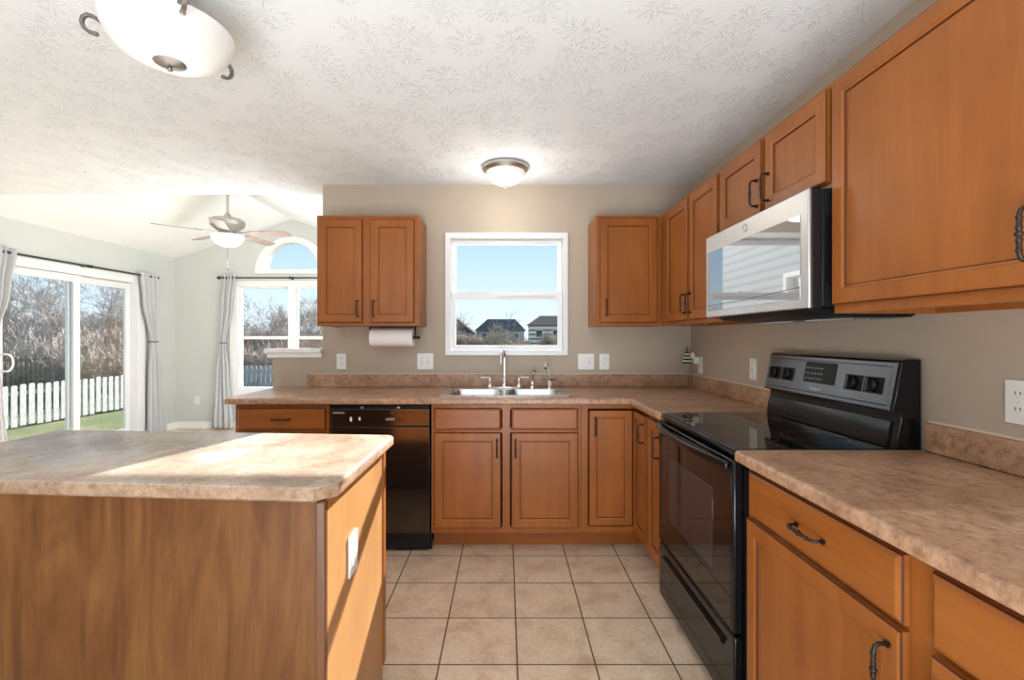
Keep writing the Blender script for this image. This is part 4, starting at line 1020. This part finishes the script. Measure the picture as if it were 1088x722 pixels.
def make_tree(name, seed, h, r, maxd, min_r, stems, tw, label, cat, group):
    rnd = random.Random(seed); bt, bb = B(), B()
    for s in range(stems):
        a = rnd.uniform(0, 2*PI); tl = 0.0 if stems == 1 else rnd.uniform(0.15, 0.75)
        d = Vector((math.cos(a)*math.sin(tl), math.sin(a)*math.sin(tl), math.cos(tl)))
        off = 0 if stems == 1 else rnd.uniform(0, 0.5)
        grow(rnd, bt, bb, (math.cos(a)*off, math.sin(a)*off, 0), d, h*rnd.uniform(0.38, 0.5), r*rnd.uniform(0.7, 1), 0, maxd, min_r)
    t = thing(name, label, cat, (0, 0, GZ), 0, group)
    obj('trunk' if stems == 1 else 'stems', bt, BARK if stems == 1 else tw, t); obj('branches', bb, tw, t)
    return t
R = random.Random(11)
def scatter(protos, spots):
    used = set()
    for i, (x, y, s) in enumerate(spots):
        p = protos[i % len(protos)]
        o = p if id(p) not in used else copy_tree(p); used.add(id(p))
        o.location = (x, y, GZ); o.scale = (s, s, s*R.uniform(0.9, 1.1)); o.rotation_euler = (0, 0, R.uniform(0, 6.28))
def at(px, Y): return (px-537)*Y/500
L1, G1 = 'bare brown winter tree in the woods beyond the white picket fence', 'bare trees beyond the picket fences'
trees = [make_tree('bare_tree', 100+k, 5.2, 0.085, 5, 0.007, 1, TWIG, L1, 'tree', G1) for k in range(3)]
spots = []
for k in range(13):
    px = -25+190*(k+R.random())/13; Y = R.uniform(17, 27); spots.append((at(px, Y), Y, R.uniform(0.70, 1.0)*Y/23))
for k in range(8):
    px = 240+110*(k+R.random())/8; Y = R.uniform(23, 32); spots.append((at(px, Y), Y, R.uniform(0.60, 0.85)*Y/25))
scatter(trees, spots)
L2, G2 = 'tangled leafless shrub in the undergrowth behind the picket fence', 'shrubs behind the picket fences'
shr = [make_tree('bare_shrub', 200+k, 2.4, 0.025, 3, 0.007, 16, (BRUSH, TWIG, TWIG)[k], L2, 'shrub', G2) for k in range(3)]
spots = []
for k in range(48):
    px = R.uniform(-30, 165); Y = R.uniform(14.0, 25); spots.append((at(px, Y), Y, R.uniform(0.8, 1.25)*Y/20))
for k in range(30):
    px = R.uniform(240, 350); Y = R.uniform(18.5, 28); spots.append((at(px, Y), Y, R.uniform(0.65, 0.95)*Y/22))
scatter(shr, spots)
# beyond the sink window
L3, G3 = 'small rusty brown shrub in front of the neighbouring houses', 'shrubs seen through the sink window'
sh3 = [make_tree('bare_shrub', 300+k, 2.6, 0.04, 3, 0.016, 14, BRUSH if k else TWIG, L3, 'shrub', G3) for k in range(2)]
spots = []
for px in list(range(478, 560, 8)) + [582, 590, 597]:
    Y = R.uniform(44, 60); s = R.uniform(0.6, 1.0) * (1.35 if px > 560 or px < 500 else 1.0); spots.append((at(px, Y), Y, s))
scatter(sh3, spots)
y3 = 34
for px, lab, h in ((521, 'slim bare tree left of centre in the sink window', 3.6), (535.5, 'slim bare tree rising at the centre of the sink window', 4.0), (478, 'bare tree reaching into the left side of the sink window', 5.4), (588, 'thin bare tree at the right edge of the sink window', 3.0)):
    o = make_tree('bare_tree', int(px), h, 0.10 if px < 560 else 0.05, 3, 0.012, 1, TWIG, lab, 'tree', None); o.location = (at(px, y3), y3, GZ)
def house(label, px0, px1, Y, ytop, yeave, side, rf, gable=False):
    x0, x1 = at(px0, Y), at(px1, Y); zt = 1.3+(358-ytop)*Y/500; ze = 1.3+(358-yeave)*Y/500; D = 9.0
    t = thing('house', label, 'house', ((x0+x1)/2, Y, GZ)); W = x1-x0; zt -= GZ; ze -= GZ
    obj('walls', box(B(), -W/2, W/2, 0, D, 0, ze), side, t)
    b = B()
    if gable: prism(b, [(-W/2-0.4, ze-0.1), (0, zt), (W/2+0.4, ze-0.1)], -0.4, D+0.4, 'Y')
    else:
        e0 = [b.verts.new(p) for p in ((-W/2-0.4, -0.4, ze-0.05), (W/2+0.4, -0.4, ze-0.05), (W/2+0.4, D+0.4, ze-0.05), (-W/2-0.4, D+0.4, ze-0.05))]
        r0, r1 = b.verts.new((-W/2+W*0.22, D/2, zt)), b.verts.new((W/2-W*0.18, D/2, zt))
        for f in ((e0[0], e0[1], r1, r0), (e0[1], e0[2], r1), (e0[2], e0[3], r0, r1), (e0[3], e0[0], r0), tuple(e0)): b.faces.new(f)
    obj('roof', b, rf, t)
    for k in range(3):
        x = -W/2+W*(k+0.5)/3; f = obj('window', box(B(), x-0.6, x+0.6, -0.06, 0.02, ze*0.45, ze*0.45+1.3), VINYL, t); obj('pane', box(B(), x-0.5, x+0.5, -0.08, -0.05, ze*0.45+0.1, ze*0.45+1.2), DKWIN, f)
    return t
house('grey neighbouring house with dark hip roof at the centre of the sink window', 506, 557, 100, 338, 351, SIDEG, ROOF)
house('grey gabled house cut off at the left of the sink window', 462, 502, 90, 336, 353, SIDEG, ROOF, True)
house('cream and tan striped house at the right of the sink window', 564, 618, 80, 334, 344, SIDET, ROOF)
